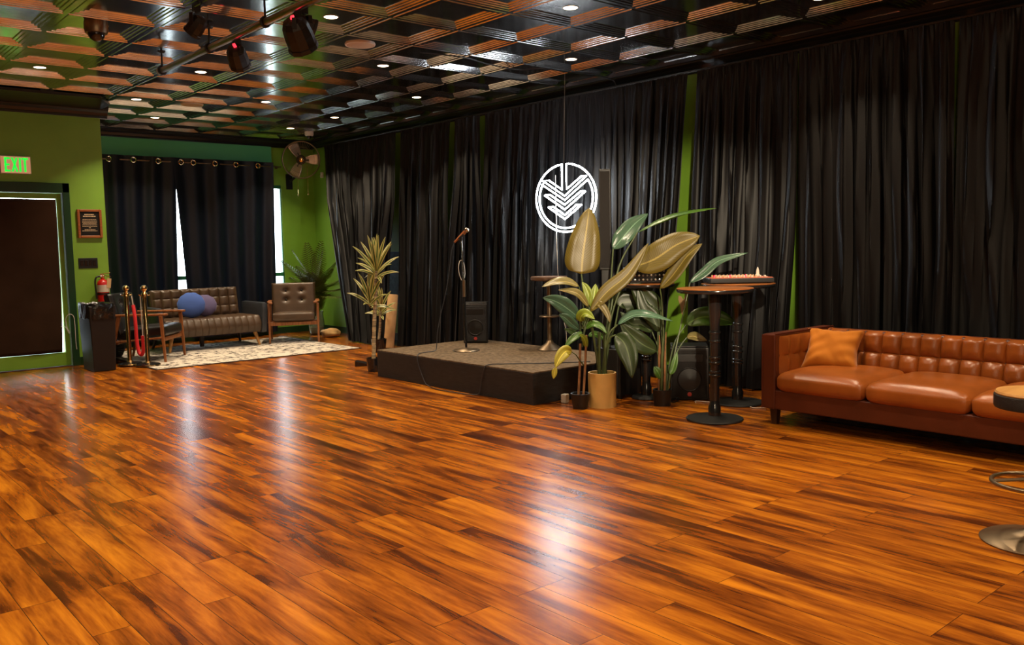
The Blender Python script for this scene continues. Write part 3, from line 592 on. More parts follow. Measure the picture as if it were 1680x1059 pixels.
# ------------------------------------------------------------------ furniture helpers
def rbox(c, d, r, bulge=(0, 0, 0), n=8, M=None, mb=None, pinch=0.):
    """rounded, slightly inflated block (a cushion)"""
    mb = mb or MB(); c = Vector(c); hx, hy, hz = d[0] / 2, d[1] / 2, d[2] / 2
    def pt(p):
        q = Vector((p[0] * hx, p[1] * hy, p[2] * hz)); inn = Vector((max(-hx + r, min(hx - r, q.x)), max(-hy + r, min(hy - r, q.y)), max(-hz + r, min(hz - r, q.z))))
        o = q - inn
        if o.length > 1e-9: o = o.normalized() * r
        v = inn + o; x, y, z = p
        v.x += bulge[0] * x * (1 - y * y) * (1 - z * z); v.y += bulge[1] * y * (1 - x * x) * (1 - z * z); v.z += bulge[2] * z * (1 - x ** 4) * (1 - y ** 4)
        if M is not None: v = M @ v
        return v + c
    def wgt(t): return 2 * t - 1 if n < 3 else (lambda s: (abs(s) ** .6) * (1 if s > 0 else -1))(2 * t - 1)
    for ax in range(3):
        for sg in (-1, 1):
            def fn(u, v, ax=ax, sg=sg):
                p = [0, 0, 0]; p[ax] = sg; p[(ax + 1) % 3] = wgt(u); p[(ax + 2) % 3] = wgt(v); return pt(p)
            mb.grid(n, n, fn)
    return mb
def pillow(c, w, h, t, M, n=34):
    mb = MB(); c = Vector(c)
    for sg in (-1, 1):
        def fn(u, v):
            x, y = 2 * u - 1, 2 * v - 1
            k = 1 - .17 * (1 - x * x); l = 1 - .17 * (1 - y * y); k = .83 + .17 * abs(x) ** 1.7; l = .83 + .17 * abs(y) ** 1.7
            th = t / 2 * max(0, (1 - x ** 4)) ** .5 * max(0, (1 - y ** 4)) ** .5 * (1 + .10 * sin(5 * x + 3 * y) + .10 * sin(11 * y - 5 * x + 2 * x * x) * abs(x) + .07 * sin(17 * x + 6 * y) * y * y)
            return M @ Vector((x * w / 2 * l, sg * th, y * h / 2 * k)) + c
        mb.grid(n, n, fn, sg > 0)
    return mb
def leg_mb(p0, p1, r0, r1): return MB().tube([p0, p1], [r0, r1], 10)

# ------------------------------------------------------------------ cognac sofa
sf = T('leather_sofa', 'long cognac orange leather sofa with tufted back in front of the drapes', 'sofa', (5.93, 2.45, 0))
MB().b2((-.42, -1.11, .118), (.41, 1.11, .262)).build('base_frame', M['leather_dk'], sf, bevel=.012)
for sg in (-1, 1):
    a = MB().b2((-.43, sg * 1.115, .118), (.42, sg * 1.005, .668)).build('armrest', M['leather_dk'], sf, bevel=.014)
    MB().tube([(-.431, sg * 1.012, .12), (-.431, sg * 1.012, .662), (-.42, sg * 1.012, .668), (.40, sg * 1.012, .669)], .005, 6).tube([(-.431, sg * 1.108, .12), (-.431, sg * 1.108, .662)], .005, 6).build('piping', M['leather_dk'], a, smooth=True)
    def fa(u, v, sg=sg):
        x = -.38 + u * .68; z = .36 + v * .29; k = 4.8; cu = abs(sin(pi * (u * k))); cv = abs(sin(pi * min(1, v * 2) if v < .5 else pi * (v * 2 - 1)))
        return (x, sg * (1.006 - .030 * (cu ** .5) * (.35 + .65 * cv ** .5) * min(1, u * 8, (1 - u) * 8)), z)
    MB().grid(40, 20, fa, sg > 0).build('tufted_panel', M['leather'], a, smooth=True)
bk = MB().b2((.30, -1.11, .118), (.42, 1.11, .655)).build('backrest', M['leather_dk'], sf, bevel=.02)
def fb(u, v):
    y = -1.0 + 2.0 * u; z = .355 + .305 * v; cell = .1405; ph = (y - .42) / cell
    split = .46
    if v < split: vv = v / split; row = 0
    else: vv = (v - split) / (1 - split); row = 1
    cu = abs(sin(pi * ph)) ** .45
    cv = (abs(sin(pi * vv)) ** .5 if row == 0 else (abs(sin(pi * min(vv, .5))) ** .5))
    arch = .02 * (1 - cu)
    d = .022 + .058 * cu * cv + (.012 if row == 0 else .004)
    if row == 1 and vv > .8: d -= .05 * ((vv - .8) / .2) ** 2
    return (.315 - d + .05 * (v - .5), y, z + (.015 * cu * (1 if row == 0 and vv > .6 else 0)))
MB().grid(228, 36, fb).build('tufted_back', M['leather'], bk, smooth=True)
for k in range(-10, 5):
    y = .42 + k * .1405
    if -.97 < y < .97: MB().ball((.285, y, .355 + .305 * .46), (.006, .009, .009), 8, 6).build('button', M['leather_dk'], bk, smooth=True)
for k in range(3):
    y = -.67 + .67 * k
    rbox((-.075, y, .320), (.74, .664, .130), .052, (.0, .0, .038), 12).build('seat_cushion', M['leather'], sf, smooth=True)
for x in (-.36, .34):
    for y in (-1.04, 1.04): MB().beam((x, y, .12), (x, y, 0), .06, .06, .042, .042).build('leg', M['darkwood'], sf, bevel=.004)
n_ = Vector((-.74, -.30, .62)).normalized(); xx = Vector((.36, -.93, 0.02)).normalized(); xx = (xx - n_ * xx.dot(n_)).normalized(); zz = xx.cross(n_) * 1.0
if zz.z < 0: zz = -zz
Mp = Matrix((xx, -n_, zz)).transposed()
t = pillow((6.0, 3.285, .515), .42, .38, .19, Mp @ RY(.06)).build('throw_pillow', M['mustard'], smooth=True)
tag(t, 'square mustard throw pillow leaning in the corner of the orange leather sofa', 'pillow')

# ------------------------------------------------------------------ wooden armchairs (front towards -Y of the chair)
def armchair(label, loc, rz, lea, h_back=.83):
    t = T('wooden_armchair', label, 'armchair', loc, rz, 'mid century wooden armchairs')
    hw = .34
    for sg in (-1, 1):
        x = sg * hw
        MB().beam((x, -.30, .565), (x, -.33, 0), .042, .034, .028, .026, up=(1, 0, 0)).build('leg', M['teak'], t, bevel=.005)
        MB().beam((x, .20, .565), (x, .33, 0), .045, .034, .028, .026, up=(1, 0, 0)).build('leg', M['teak'], t, bevel=.005)
        MB().poly([(x - sg * .03 - .028, -.37, .565), (x - sg * .03 + .028, -.37, .565), (x + .032, -.1, .565), (x + .026, .27, .565), (x - .026, .27, .565), (x - .032, -.1, .565)], (0, 0, .026)).build('armrest', M['teak'], t, bevel=.007)
        MB().beam((x, -.31, .30), (x, .275, .25), .05, .022).build('side_rail', M['teak'], t, bevel=.004)
    MB().beam((-hw, -.30, .275), (hw, -.30, .275), .022, .05).beam((-hw, .24, .25), (hw, .24, .25), .022, .05).build('cross_rail', M['teak'], t, bevel=.004)
    rbox((0, -.04, .355), (.60, .60, .125), .04, (0, 0, .018), 8, RX(radians(-4))).build('seat', lea, t, smooth=True)
    B = RX(radians(-14)); c = Vector((0, .285, .585))
    bk = MB()
    def fnb(u, v):
        x, z = (2 * u - 1), (2 * v - 1); e = max(abs(x), abs(z)); d = .045 * (1 - max(0, (e - .86) / .14) ** 2) ** .5 if e > .86 else .045
        for bx in (-.36, .36):
            for bz in (-.02, .52): d -= .035 * math.exp(-((x - bx) ** 2 + (z - bz) ** 2) / .018)
        return c + B @ Vector((x * .315, -d - .02, z * .255))
    bk.grid(40, 40, fnb)
    bk.grid(2, 2, lambda u, v: c + B @ Vector(((2 * u - 1) * .315, .04, (2 * v - 1) * .255)), True)
    for (a0, a1) in (((-1, -1), (1, -1)), ((1, -1), (1, 1)), ((1, 1), (-1, 1)), ((-1, 1), (-1, -1))):
        bk.grid(1, 1, lambda u, v, a0=a0, a1=a1: c + B @ Vector(((a0[0] + (a1[0] - a0[0]) * u) * .315, -.02 + .06 * v, (a0[1] + (a1[1] - a0[1]) * u) * .255)))
    o = bk.build('backrest', lea, t, smooth=True)
    for bx in (-.36, .36):
        for bz in (-.02, .52): MB().ball(c + B @ Vector((bx * .315, -.040, bz * .255)), (.014, .010, .014), 10, 8).build('button', M['blackleather'], o, smooth=True)
    return t
armchair('taupe leather armchair with thin wooden legs facing out beside the potted palm', (5.87, 11.66, .0095), radians(-28), M['brownleather'])
armchair('black leather armchair with wooden arms standing behind the brass posts', (3.60, 11.12, .0095), radians(51), M['blackleather'])

# ------------------------------------------------------------------ loveseat with two round cushions
lv = T('loveseat', 'small taupe leather loveseat with tufted back under the window drapes', 'sofa', (4.62, 11.95, .0095))
s_ = MB()
def fs(u, v):  # seat: channels across the width, rolled front
    x = -.655 + 1.31 * u
    if v < .3: y = -.44 - .035 * sin(v / .3 * pi * .9); z = .20 + v / .3 * .17
    elif v < .45: a = (v - .3) / .15 * pi / 2; y = -.39 - .05 * cos(a); z = .37 + .05 * sin(a)
    else: y = -.39 + (v - .45) / .55 * .62; z = .42 - .012 * (v - .45)
    ch = abs(sin(pi * u * 14)) ** .4 * .010
    return (x, y - (ch if v < .45 else 0), z + (ch if v > .3 else 0))
s_.grid(168, 24, fs); s_.b2((-.65, -.43, .19), (.65, .23, .36))
s_.build('seat', M['brownleather'], lv, smooth=True)
bkm = MB().box((0, .27, .60), (1.24, .10, .40), RX(radians(-10))).build('backrest', M['brownleather'], lv, bevel=.02)
def fb2(u, v):
    y0 = -.07; cu = abs(sin(pi * u * 9)) ** .5; cv = abs(sin(pi * v * 3)) ** .5
    e = min(1, u * 30, (1 - u) * 30, v * 14, (1 - v) * 14)
    p = RX(radians(-10)) @ Vector((-.61 + 1.22 * u, y0 - .035 * cu * (.55 + .45 * cv) * e, -.19 + .39 * v)); return p + Vector((0, .27, .60))
MB().grid(126, 36, fb2).build('tufted_back', M['brownleather'], bkm, smooth=True)
for sg in (-1, 1):
    rbox((sg * .715, -.10, .385), (.10, .72, .43), .035, (.008, .01, 0), 6, RY(sg * .06)).build('armrest', M['greyleather'], lv, smooth=True)
for sx in (-.56, .60):
    leg_mb((sx, -.36, .20), (sx + (.05 if sx > 0 else -.05), -.40, 0), .028, .016).build('leg', M['oak'], lv, smooth=True)
    leg_mb((sx, .20, .20), (sx + (.05 if sx > 0 else -.05), .26, 0), .028, .016).build('leg', M['darkwood'], lv, smooth=True)
MB().beam((0, .05, .20), (0, .06, 0), .06, .06, .045, .045).build('centre_leg', M['darkwood'], lv)
def rnd_pillow(c, r, th, tilt, rzz, m, lab):
    o = MB().ball(c, (r, th, r * .97), 28, 16, RZ(rzz) @ RX(tilt), lambda v: 1 + .018 * sin(11 * math.atan2(v.z, v.x)) * (v.x ** 2 + v.z ** 2) - .10 * math.exp(-(v.x ** 2 + v.z ** 2) / .01)).build('round_cushion', M[m], smooth=True)
    return tag(o, lab, 'cushion', 'round cushions on the loveseat')
rnd_pillow((4.42, 11.80, .612), .182, .085, radians(-14), radians(-22), 'blue', 'round blue velvet cushion in front, at the left of the loveseat')
rnd_pillow((4.655, 11.925, .588), .160, .075, radians(-20), radians(-22), 'mauve', 'round greyish mauve cushion half hidden behind the blue one')
# rug
rg = T('area_rug', 'pale patterned rug with dark border under the lounge seats', 'rug', (4.68, 11.16, 0))
MB().b2((-1.33, -1.08, .001), (1.33, 1.16, .009)).build('pile', M['rug'], rg)
MB().b2((-1.35, -1.10, .0), (1.35, -1.08, .010)).b2((-1.35, 1.16, 0), (1.35, 1.18, .010)).b2((-1.35, -1.08, 0), (-1.33, 1.16, .010)).b2((1.33, -1.08, 0), (1.35, 1.16, .010)).build('border', M['rugedge'], rg)

# ------------------------------------------------------------------ left wall objects
t = T('exit_sign', 'lit EXIT sign with green letters above the street door', 'exit sign', (2.287, YL, 2.365))
MB().b2((-.157, -.045, -.10), (.157, 0, .10)).build('sign_box', M['white'], t, bevel=.006)
MB().b2((-.150, -.048, -.093), (.150, -.045, .093)).build('sign_face', M['exitface'], t)
L_ = MB(); yy = (-.052, -.048); z0, z1 = -.078, .080; s = .020
def bar(x0, za, x1, zb): L_.b2((x0, yy[0], za), (x1, yy[1], zb))
bar(-.112, z0, -.112 + s, z1); bar(-.112, z1 - s, -.056, z1); bar(-.112, -.010, -.062, .010); bar(-.112, z0, -.056, z0 + s)
for a, b_ in ((-.044, .022), (.022, -.044)): L_.poly([(a - .002 if a < b_ else a - s, yy[0], z1), (a + s if a < b_ else a, yy[0], z1), (b_, yy[0], z0) if a < b_ else (b_ + s, yy[0], z0), (b_ - s, yy[0], z0) if a < b_ else (b_ - .002, yy[0], z0)], (0, .004, 0))
bar(.034, z0, .034 + s, z1); bar(.062, z1 - s, .128, z1); bar(.085, z0, .085 + s, z1)
L_.build('letters', M['exitletter'], t)
t = T('wall_plaque', 'wood framed black plaque with gold lettering on the green wall', 'plaque', (3.043, YL, 1.70))
f = MB(); f.b2((-.138, -.03, -.172), (-.108, 0, .172)); f.b2((.108, -.03, -.172), (.138, 0, .172)); f.b2((-.108, -.03, .142), (.108, 0, .172)); f.b2((-.108, -.03, -.172), (.108, 0, -.142)); f.build('frame', M['redwood'], t, bevel=.006)
MB().b2((-.108, -.014, -.142), (.108, 0, .142)).build('plate', M['plaqueface'], t)
rnd = random.Random(4); L_ = MB()
rows = [(.110, .055, .011), (.088, .072, .011)] + [(.050 - k * .0165, .084 if k % 3 else .078, .006) for k in range(6)] + [(-.049, .012, .006)] + [(-.072, .062, .006), (-.086, .088, .006)]
for z, hw, hh in rows:
    x = -hw
    while x < hw - .004:
        wd = min(rnd.uniform(.008, .026), hw - x); L_.b2((x, -.0152, z - hh / 2), (x + wd - .003, -.0138, z + hh / 2)); x += wd
L_.build('lettering', M['creamlet'], t)
t = T('switch_plate', 'black four gang light switch plate below the plaque', 'switch', (3.0, YL, 1.227))
MB().b2((-.108, -.008, -.062), (.108, 0, .062)).build('plate', M['plastic'], t, bevel=.003)
for k in range(4): MB().box((-.0705 + k * .047, -.010, 0), (.033, .008, .068), RX(.06)).build('rocker_switch', M['blackgloss'], t, bevel=.002)
t = T('fire_extinguisher', 'red fire extinguisher with hanging tag on the wall above the bin', 'fire extinguisher', (3.128, YL - .085, .745))
MB().lathe([(.001, .0), (.060, .002), (.068, .012), (.068, .22), (.062, .25), (.040, .275), (.022, .285), (.022, .30)], n=24).build('cylinder', M['red'], t, smooth=True)
lab = MB().lathe([(.0686, .13), (.0692, .13), (.0692, .215), (.0686, .215)], n=24, cap=False); lab.build('label', M['label'], t, smooth=True)
MB().lathe([(.0695, .10), (.0715, .10), (.0715, .118), (.0695, .118)], n=24, cap=False).build('strap', M['black'], t, smooth=True)
MB().lathe([(.0686, .02), (.0690, .02), (.0690, .09), (.0686, .09)], n=24, cap=False).build('lower_label', M['red'], t, smooth=True)
MB().ball((.012, -.066, .055), (.022, .006, .018), 14, 8).build('pictogram', M['label'], t, smooth=True)
MB().lathe([(.02, .295), (.026, .30), (.026, .335), (.016, .345)], n=16).build('valve', M['brass'], t, smooth=True)
MB().beam((-.03, -.01, .345), (.085, -.03, .36), .022, .010).beam((-.03, -.01, .335), (.09, -.02, .315), .02, .008).build('lever', M['brass'], t, bevel=.002)
MB().ball((-.022, -.024, .322), (.014, .01, .014), 12, 8).build('gauge', M['white'], t, smooth=True)
MB().tube(spline([(-.02, 0, .32), (-.07, -.01, .31), (-.088, -.01, .25), (-.082, -.005, .12), (-.078, -.005, .05)]), .010, 8).build('hose', M['black'], t, smooth=True)
MB().box((.055, -.055, .235), (.055, .003, .115), RZ(.35) @ RY(.15)).build('inspection_tag', M['tag_'], t)
MB().b2((-.02, .065, .05), (.02, .085, .28)).build('wall_bracket', M['black'], t)
# bin
t = T('trash_bin', 'tall black trash bin with a shiny liner bag by the green wall', 'trash bin', (2.895, 10.655, 0))
MB().box((0, 0, .375), (.285, .47, .75), taper=(.83, .88)).build('body', M['plastic'], t, bevel=.012)
b = MB()
def bagfn(u, v):
    a = u * 2 * pi; ca, sa = cos(a), sin(a); k = 5; q = (abs(ca) ** k + abs(sa) ** k) ** (-1 / k)
    ru = 1 + .05 * noise.noise(Vector((ca * 4, sa * 4, v * 3))); w_ = [(-.06, .80, .70), (.0, .95, .765), (.010, 1.04, .775), (.016, 1.07, .74), (.014, 1.06, .66), (.012, 1.05, .60)]
    t_ = v * 5; i = min(4, int(t_)); fr = t_ - i; p = [w_[i][j] + (w_[i + 1][j] - w_[i][j]) * fr for j in range(3)]
    hem = 0 if v < .9 else .03 * noise.noise(Vector((ca * 3, sa * 3, 5)))
    rad = ru if v > .3 else 1
    return (q * ca * .1425 * p[1] * rad, q * sa * .235 * p[1] * rad, p[2] + .012 * noise.noise(Vector((ca * 5, sa * 5, v * 4))) + hem)
b.grid(72, 20, bagfn); b.build('liner_bag', M['bag'], t, smooth=True)
# brass posts and rope
def stanchion(x, y, lab):
    t = T('stanchion', lab, 'stanchion', (x, y, .0105), 0, 'brass crowd control posts')
    MB().lathe([(.001, 0), (.135, 0), (.138, .008), (.134, .018), (.06, .034), (.001, .036)], n=32).build('base_plate', M['blackgloss'], t, smooth=True)
    MB().lathe([(.1385, .004), (.142, .008), (.1385, .014)], n=32, cap=False).build('base_rim', M['brass'], t, smooth=True)
    MB().lathe([(.04, .03), (.03, .045), (.0255, .05), (.0255, .815)], n=20, cap=False).build('pole', M['brass'], t, smooth=True)
    MB().lathe([(.0255, .81), (.033, .815), (.033, .85), (.027, .856), (.018, .87), (.022, .88)], n=20).build('collar', M['brass'], t, smooth=True)
    for a in (0, pi / 2, pi, 1.5 * pi):
        MB().tube([(.033 * cos(a), .033 * sin(a), .832), (.055 * cos(a), .055 * sin(a), .83), (.060 * cos(a), .06 * sin(a), .842)], .005, 6).build('hook', M['brass'], t, smooth=True)
    MB().ball((0, 0, .912), .036, 20, 14).build('ball_finial', M['brass'], t, smooth=True)
stanchion(3.265, 10.765, 'brass stanchion on a round base nearer to the trash bin'); stanchion(3.388, 10.505, 'brass stanchion on a round base at the rug corner, carrying the rope end')
P0, P1 = Vector((3.265 + .05, 10.765 - .03, .80)), Vector((3.388 - .03, 10.505 + .05, .80)); Rr = [P0 + Vector((0, 0, .03)), P0 + Vector((.01, -.01, -.08)), (3.325, 10.68, .55), (3.325, 10.665, .30), (3.335, 10.64, .16), (3.355, 10.60, .135), (3.365, 10.575, .20), (3.365, 10.565, .36), (3.362, 10.56, .60), P1 + Vector((0, 0, .03))]
rp = T('rope_barrier', 'red velvet rope hanging in a U between the two brass stanchions', 'rope', (3.33, 10.63, 0)); off = Vector((3.33, 10.63, 0))
MB().tube([p - off for p in spline(Rr[1:8], 8)], .021, 12).build('rope', M['rope'], rp, smooth=True)
MB().tube([p - off for p in spline(Rr[7:], 8)], .006, 8).tube([Vector(Rr[0]) - off, Vector(Rr[1]) - off], .006, 8).build('end_cord', M['white'], rp, smooth=True)
# tyre behind the armchair
t = T('tyre', 'black ribbed rubber tyre standing on the floor behind the bin and the wooden armchair', 'tyre', (3.365, 11.78, .285))
MB().lathe([(.17, -.085), (.20, -.10), (.265, -.095), (.285, -.07), (.285, .07), (.265, .095), (.20, .10), (.17, .085), (.17, -.085)], n=40, M=RY(pi / 2), cap=False).build('carcass', M['rubber'], t, smooth=True)
tr = MB()
for k in range(44):
    a = 2 * pi * k / 44
    for sg in (-1, 1): tr.beam((sg * .01, .286 * cos(a), .286 * sin(a)), (sg * .078, .284 * cos(a + .06), .284 * sin(a + .06)), .018, .014, up=(0, cos(a), sin(a)))
tr.build('tread', M['rubber'], t)

# ------------------------------------------------------------------ wall fan
fd = Vector((-.44, -.88, -.12)).normalized(); FM = align(fd); fc = Vector((6.49, 12.44, 2.73))
t = T('wall_fan', 'round caged wall fan with three metal blades in the far green corner', 'fan', fc)
ux = FM @ Vector((1, 0, 0)); vx = FM @ Vector((0, 1, 0)); rt = Vector((.89, -.455, -.02)); rt = (rt - fd * rt.dot(fd)).normalized(); upv = fd.cross(rt) * -1
if upv.z < 0: upv = -upv
FP = lambda a, r, d: rt * (r * cos(a)) + upv * (r * sin(a)) + fd * d
c = MB(); Rf = .285
for r, d in ((Rf, .0), (Rf * .98, .05), (Rf * .98, -.06)): c.tube([FP(a * pi / 24, r, d) for a in range(48)], .005 if d else .009, 6, closed=True)
for r, d in ((.20, .075), (.11, .09), (.05, .095)): c.tube([FP(a * pi / 20, r, d) for a in range(40)], .0016, 4, closed=True)
for k in range(60):
    a = 2 * pi * k / 60; c.tube([FP(a, .045, .095), FP(a, .18, .08), FP(a, Rf * .97, .05), FP(a, Rf, 0), FP(a, Rf * .97, -.06), FP(a, .10, -.10)], .0011, 4)
c.build('guard', M['bronze'], t, smooth=True)
for a0 in (radians(118), radians(2), radians(245)):
    b = MB()
    def bl(u, v, a0=a0):
        a = a0 + (u - .5) * 1.05 * (1.0 - .42 * v); r = .075 + .195 * v; return FP(a, r, .035 * (u - .5) * 2)
    b.grid(10, 8, bl); o = b.build('blade', M['fanblade'], t, smooth=True); sm = o.modifiers.new('thick', 'SOLIDIFY'); sm.thickness = .003
    MB().beam(FP(a0, .02, 0), FP(a0, .12, .0), .03, .006, up=fd).build('blade_arm', M['black'], o)
MB().lathe([(.001, -.02), (.035, -.02), (.04, 0), (.035, .03), (.001, .035)], n=18, M=FM).build('hub', M['brass'], t, smooth=True)
MB().lathe([(.001, -.22), (.06, -.21), (.075, -.18), (.075, -.08), (.05, -.05), (.001, -.05)], n=20, M=FM).build('motor', M['black'], t, smooth=True)
wp = Vector((6.50, YB, 2.42)) - fc
MB().tube([fd * -.15, fd * -.15 + Vector((0, .05, -.20)), Vector((.0, .36, -.30)), Vector((0, .40, -.30))], .018, 10).b2(wp + Vector((-.05, -.03, -.12)), wp + Vector((.05, 0, .12))).build('wall_arm', M['black'], t)
for x, l in ((-.06, .52), (.09, .50)):
    q = Vector((0, 0, 0)) + rt * x - fd * .10
    MB().tube([q + Vector((0, 0, -.10)), q + Vector((0, 0, -.26 - l * .55))], .003, 6).ball(q + Vector((0, 0, -.26 - l * .55)), (.008, .008, .02), 10, 8).build('pull_chain', M['brass'], t, smooth=True)
# ------------------------------------------------------------------ plants
def leaf(parent, m, pts, width, face, shape, stem=None, stem_r=.007, fold=.22, nm='leaf', ns=5, wob=.05, loc=Vector((0, 0, 0)), taper=.75):
    """one blade along its midrib; 'shape' sets where it is broadest"""
    P = [Vector(p) - loc for p in pts]; C_ = spline(P, 6); n = len(C_); cd = (Vector((0, 0, 1.35)) - Vector(pts[len(pts) // 2])).normalized()
    nr0 = (cd * (1 - face) + Vector((0, 0, 1)) * face).normalized()
    vs = []; fs = []; uvs = []; seed = random.random() * 50; K = ns
    for i, p in enumerate(C_):
        v = i / (n - 1); t_ = (C_[min(i + 1, n - 1)] - C_[max(i - 1, 0)]).normalized(); sd = t_.cross(nr0)
        if sd.length < .05: sd = t_.orthogonal()
        sd.normalize(); nr = sd.cross(t_).normalized()
        w_ = sin(pi * min(1, max(0, v)) ** shape) ** taper * width / 2 if 0 < v < 1 else width * .012
        for k in range(K):
            q = 2 * k / (K - 1) - 1; rip = wob * width * noise.noise(Vector((v * 5, q * 1.2, seed)))
            vs.append(p + sd * (q * w_) + nr * (abs(q) * w_ * fold + rip * abs(q))); uvs.append(((q + 1) / 2, v))
    for i in range(n - 1):
        for k in range(K - 1): a = i * K + k; fs.append((a, a + 1, a + K + 1, a + K))
    me = bpy.data.meshes.new(nm); me.from_pydata([tuple(v) for v in vs], [], fs); ul = me.uv_layers.new(name='UVMap')
    for lp in me.loops: ul.data[lp.index].uv = uvs[lp.vertex_index]
    for p in me.polygons: p.use_smooth = True
    me.materials.append(LEAF[m]); o = bpy.data.objects.new(nm, me); COL.objects.link(o); o.parent = parent
    sm = o.modifiers.new('thick', 'SOLIDIFY'); sm.thickness = .0015
    if stem:
        q = spline([Vector(p) - loc for p in stem] + [P[0]], 5); MB().tube(q, [stem_r * (1.25 - .55 * i / (len(q) - 1)) for i in range(len(q))], 7).build('stalk', M['stem'], o, smooth=True)
    return o
def pot(parent, r0, r1, h, m, rim=.012, name='pot'):
    o = MB().lathe([(.001, 0), (r0, 0), (r0 + (r1 - r0) * .02, .006), (r1, h - rim * 1.5), (r1, h), (r1 - rim, h), (r1 - rim - .003, h - .03), (.001, h - .03)], n=32).build(name, m, parent, smooth=True)
    MB().lathe([(.001, h - .028), (r1 - rim - .003, h - .026), (r1 - rim - .004, h - .03)], n=20).build('soil', M['soil'], parent, smooth=True)
    return o
# bird of paradise in the cream pot
loc = Vector((5.20, 4.88, 0)); t = T('potted_plant', 'bird of paradise with big paddle leaves in a cream pot', 'plant', loc, 0, 'potted plants beside the stage')
pot(t, .114, .116, .285, M['cream'])
for m, w_, fc_, sh, st, bl in LEAVES_A: leaf(t, m, bl, w_, fc_, sh, st, .009, .16 if w_ > .2 else .28, loc=loc, taper=.62 if w_ > .2 else .8)
for k in range(4):
    a = k * 1.6; MB().tube([(.03 * cos(a), .03 * sin(a), .25), (.035 * cos(a), .035 * sin(a), .45), (.03 * cos(a + .3), .03 * sin(a + .3), .62)], [.014, .011, .006], 8).build('stalk', M['stem'], t, smooth=True)
# corn plant in the small black pot
loc = Vector((5.01, 4.95, 0)); t = T('corn_plant', 'corn plant with two canes in a small black pot', 'plant', loc, 0, 'potted plants beside the stage')
pot(t, .060, .080, .125, M['plastic'])
for a, b in (((5.0, 4.962, .09), (5.046, 4.978, .53)), ((5.035, 4.939, .09), (5.085, 4.945, .60))):
    MB().tube(spline([Vector(a) - loc, (Vector(a) + Vector(b)) / 2 - loc + Vector((.004, 0, 0)), Vector(b) - loc], 8), .010, 8).build('cane', M['stem_br'], t, smooth=True)
MB().tube(spline([(.05, .02, .5), (.075, .015, .65), (.09, .018, .82)]), [.009, .008, .006] * 5 + [.006] * 2, 7).build('cane', M['stem'], t, smooth=True)
for m, w_, fc_, sh, st, bl in LEAVES_B: leaf(t, m, bl, w_, fc_, sh, st if len(st) > 1 else None, .005, .3, loc=loc)
# bird of paradise in the dark pot
loc = Vector((5.57, 4.55, 0)); t = T('potted_plant', 'bird of paradise in a dark pot in front of the wide green gap', 'plant', loc, 0, 'potted plants beside the stage')
pot(t, .068, .080, .135, M['plastic'])
for m, w_, fc_, sh, st, bl in LEAVES_C: leaf(t, m, bl, w_, fc_, sh, st, .007, .26, loc=loc)
for k in range(7):
    a = k * .9; MB().tube([(.03 * cos(a), .03 * sin(a), .10), (.03 * cos(a + .2), .03 * sin(a + .2), .4), (.035 * cos(a + .5), .035 * sin(a + .5), .55 + .03 * (k % 3))], [.010, .009, .004], 7).build('stalk', M['stem_br'] if k % 2 else M['stem'], t, smooth=True)
# dracaenas left of the stage
def dracaena(lab, loc, heads, pr, ph, trunk_pts, tr_r):
    loc = Vector(loc); t = T('dracaena', lab, 'plant', loc, 0, 'striped dracaenas by the stage'); pot(t, pr * .82, pr, ph, M['blackgloss'])
    rnd = random.Random(len(lab))
    q = spline(trunk_pts, 8); mb = MB(); mb.tube(q, [tr_r * (1.15 - .25 * i / len(q) + .10 * (i % 2)) for i in range(len(q))], 10); mb.build('trunk', M['trunk'], t, smooth=True)
    for (hx, hy, hz, n, ln) in heads:
        for k in range(n):
            v = k / n; az = k * 2.4 + rnd.uniform(-.3, .3); el = 1.50 - 1.38 * v ** 1.2 + rnd.uniform(-.1, .1); l = ln * (.75 + .35 * sin(pi * min(1, v + .15))) * rnd.uniform(.88, 1.08)
            d = Vector((cos(az) * cos(el), sin(az) * cos(el), sin(el))); b = Vector((hx, hy, hz - .13 * v + .03)) + loc; dr = l * (.10 + .16 * v)
            pts = [b, b + d * l * .33, b + d * l * .68 - Vector((0, 0, dr * .35)), b + d * l - Vector((0, 0, dr))]
            leaf(t, 'drac', pts, .040, .45, .75, None, fold=.3, loc=loc, wob=.03)
    return t
dracaena('tall striped dracaena in a black pot at the far left corner of the stage', (4.99, 8.08, 0), [(.115, .075, 1.10, 21, .42), (.03, .09, .78, 14, .36)], .082, .15, [(.01, .02, .12), (.05, .05, .5), (.085, .06, .8), (.105, .07, 1.09)], .019)
dracaena('short striped dracaena behind the stage, next to the kraft paper roll', (6.0, 9.58, 0), [(.06, .03, .54, 16, .32)], .10, .17, [(0, 0, .14), (.03, .01, .3), (.055, .025, .52)], .016)
# palm
loc = Vector((6.56, 12.28, 0)); t = T('potted_palm', 'feathery potted palm in a clear vase behind the taupe armchair', 'plant', loc)
MB().lathe([(.001, 0), (.085, 0), (.11, .02), (.125, .16), (.105, .33), (.115, .37), (.108, .37), (.098, .33), (.115, .16), (.10, .03), (.001, .02)], n=28).build('vase', M['vase'], t, smooth=True)
MB().lathe([(.001, .022), (.098, .03), (.108, .12), (.001, .14)], n=20).build('soil', M['stone'], t, smooth=True)
rnd = random.Random(12)
FR = [((-.62, -.1, 1.20), .25), ((-.40, -.25, 1.08), .3), ((-.16, -.1, 1.42), .2), ((.02, -.2, 1.44), .2), ((.20, -.28, 1.12), .3), ((.18, -.45, .86), .3), ((.16, -.50, .60), .35), ((-.50, -.22, .92), .3), ((.12, -.3, 1.02), .3), ((-.22, -.3, .98), .3), ((.12, -.05, 1.30), .2), ((-.30, .1, 1.32), .2), ((.20, -.38, .72), .3)]
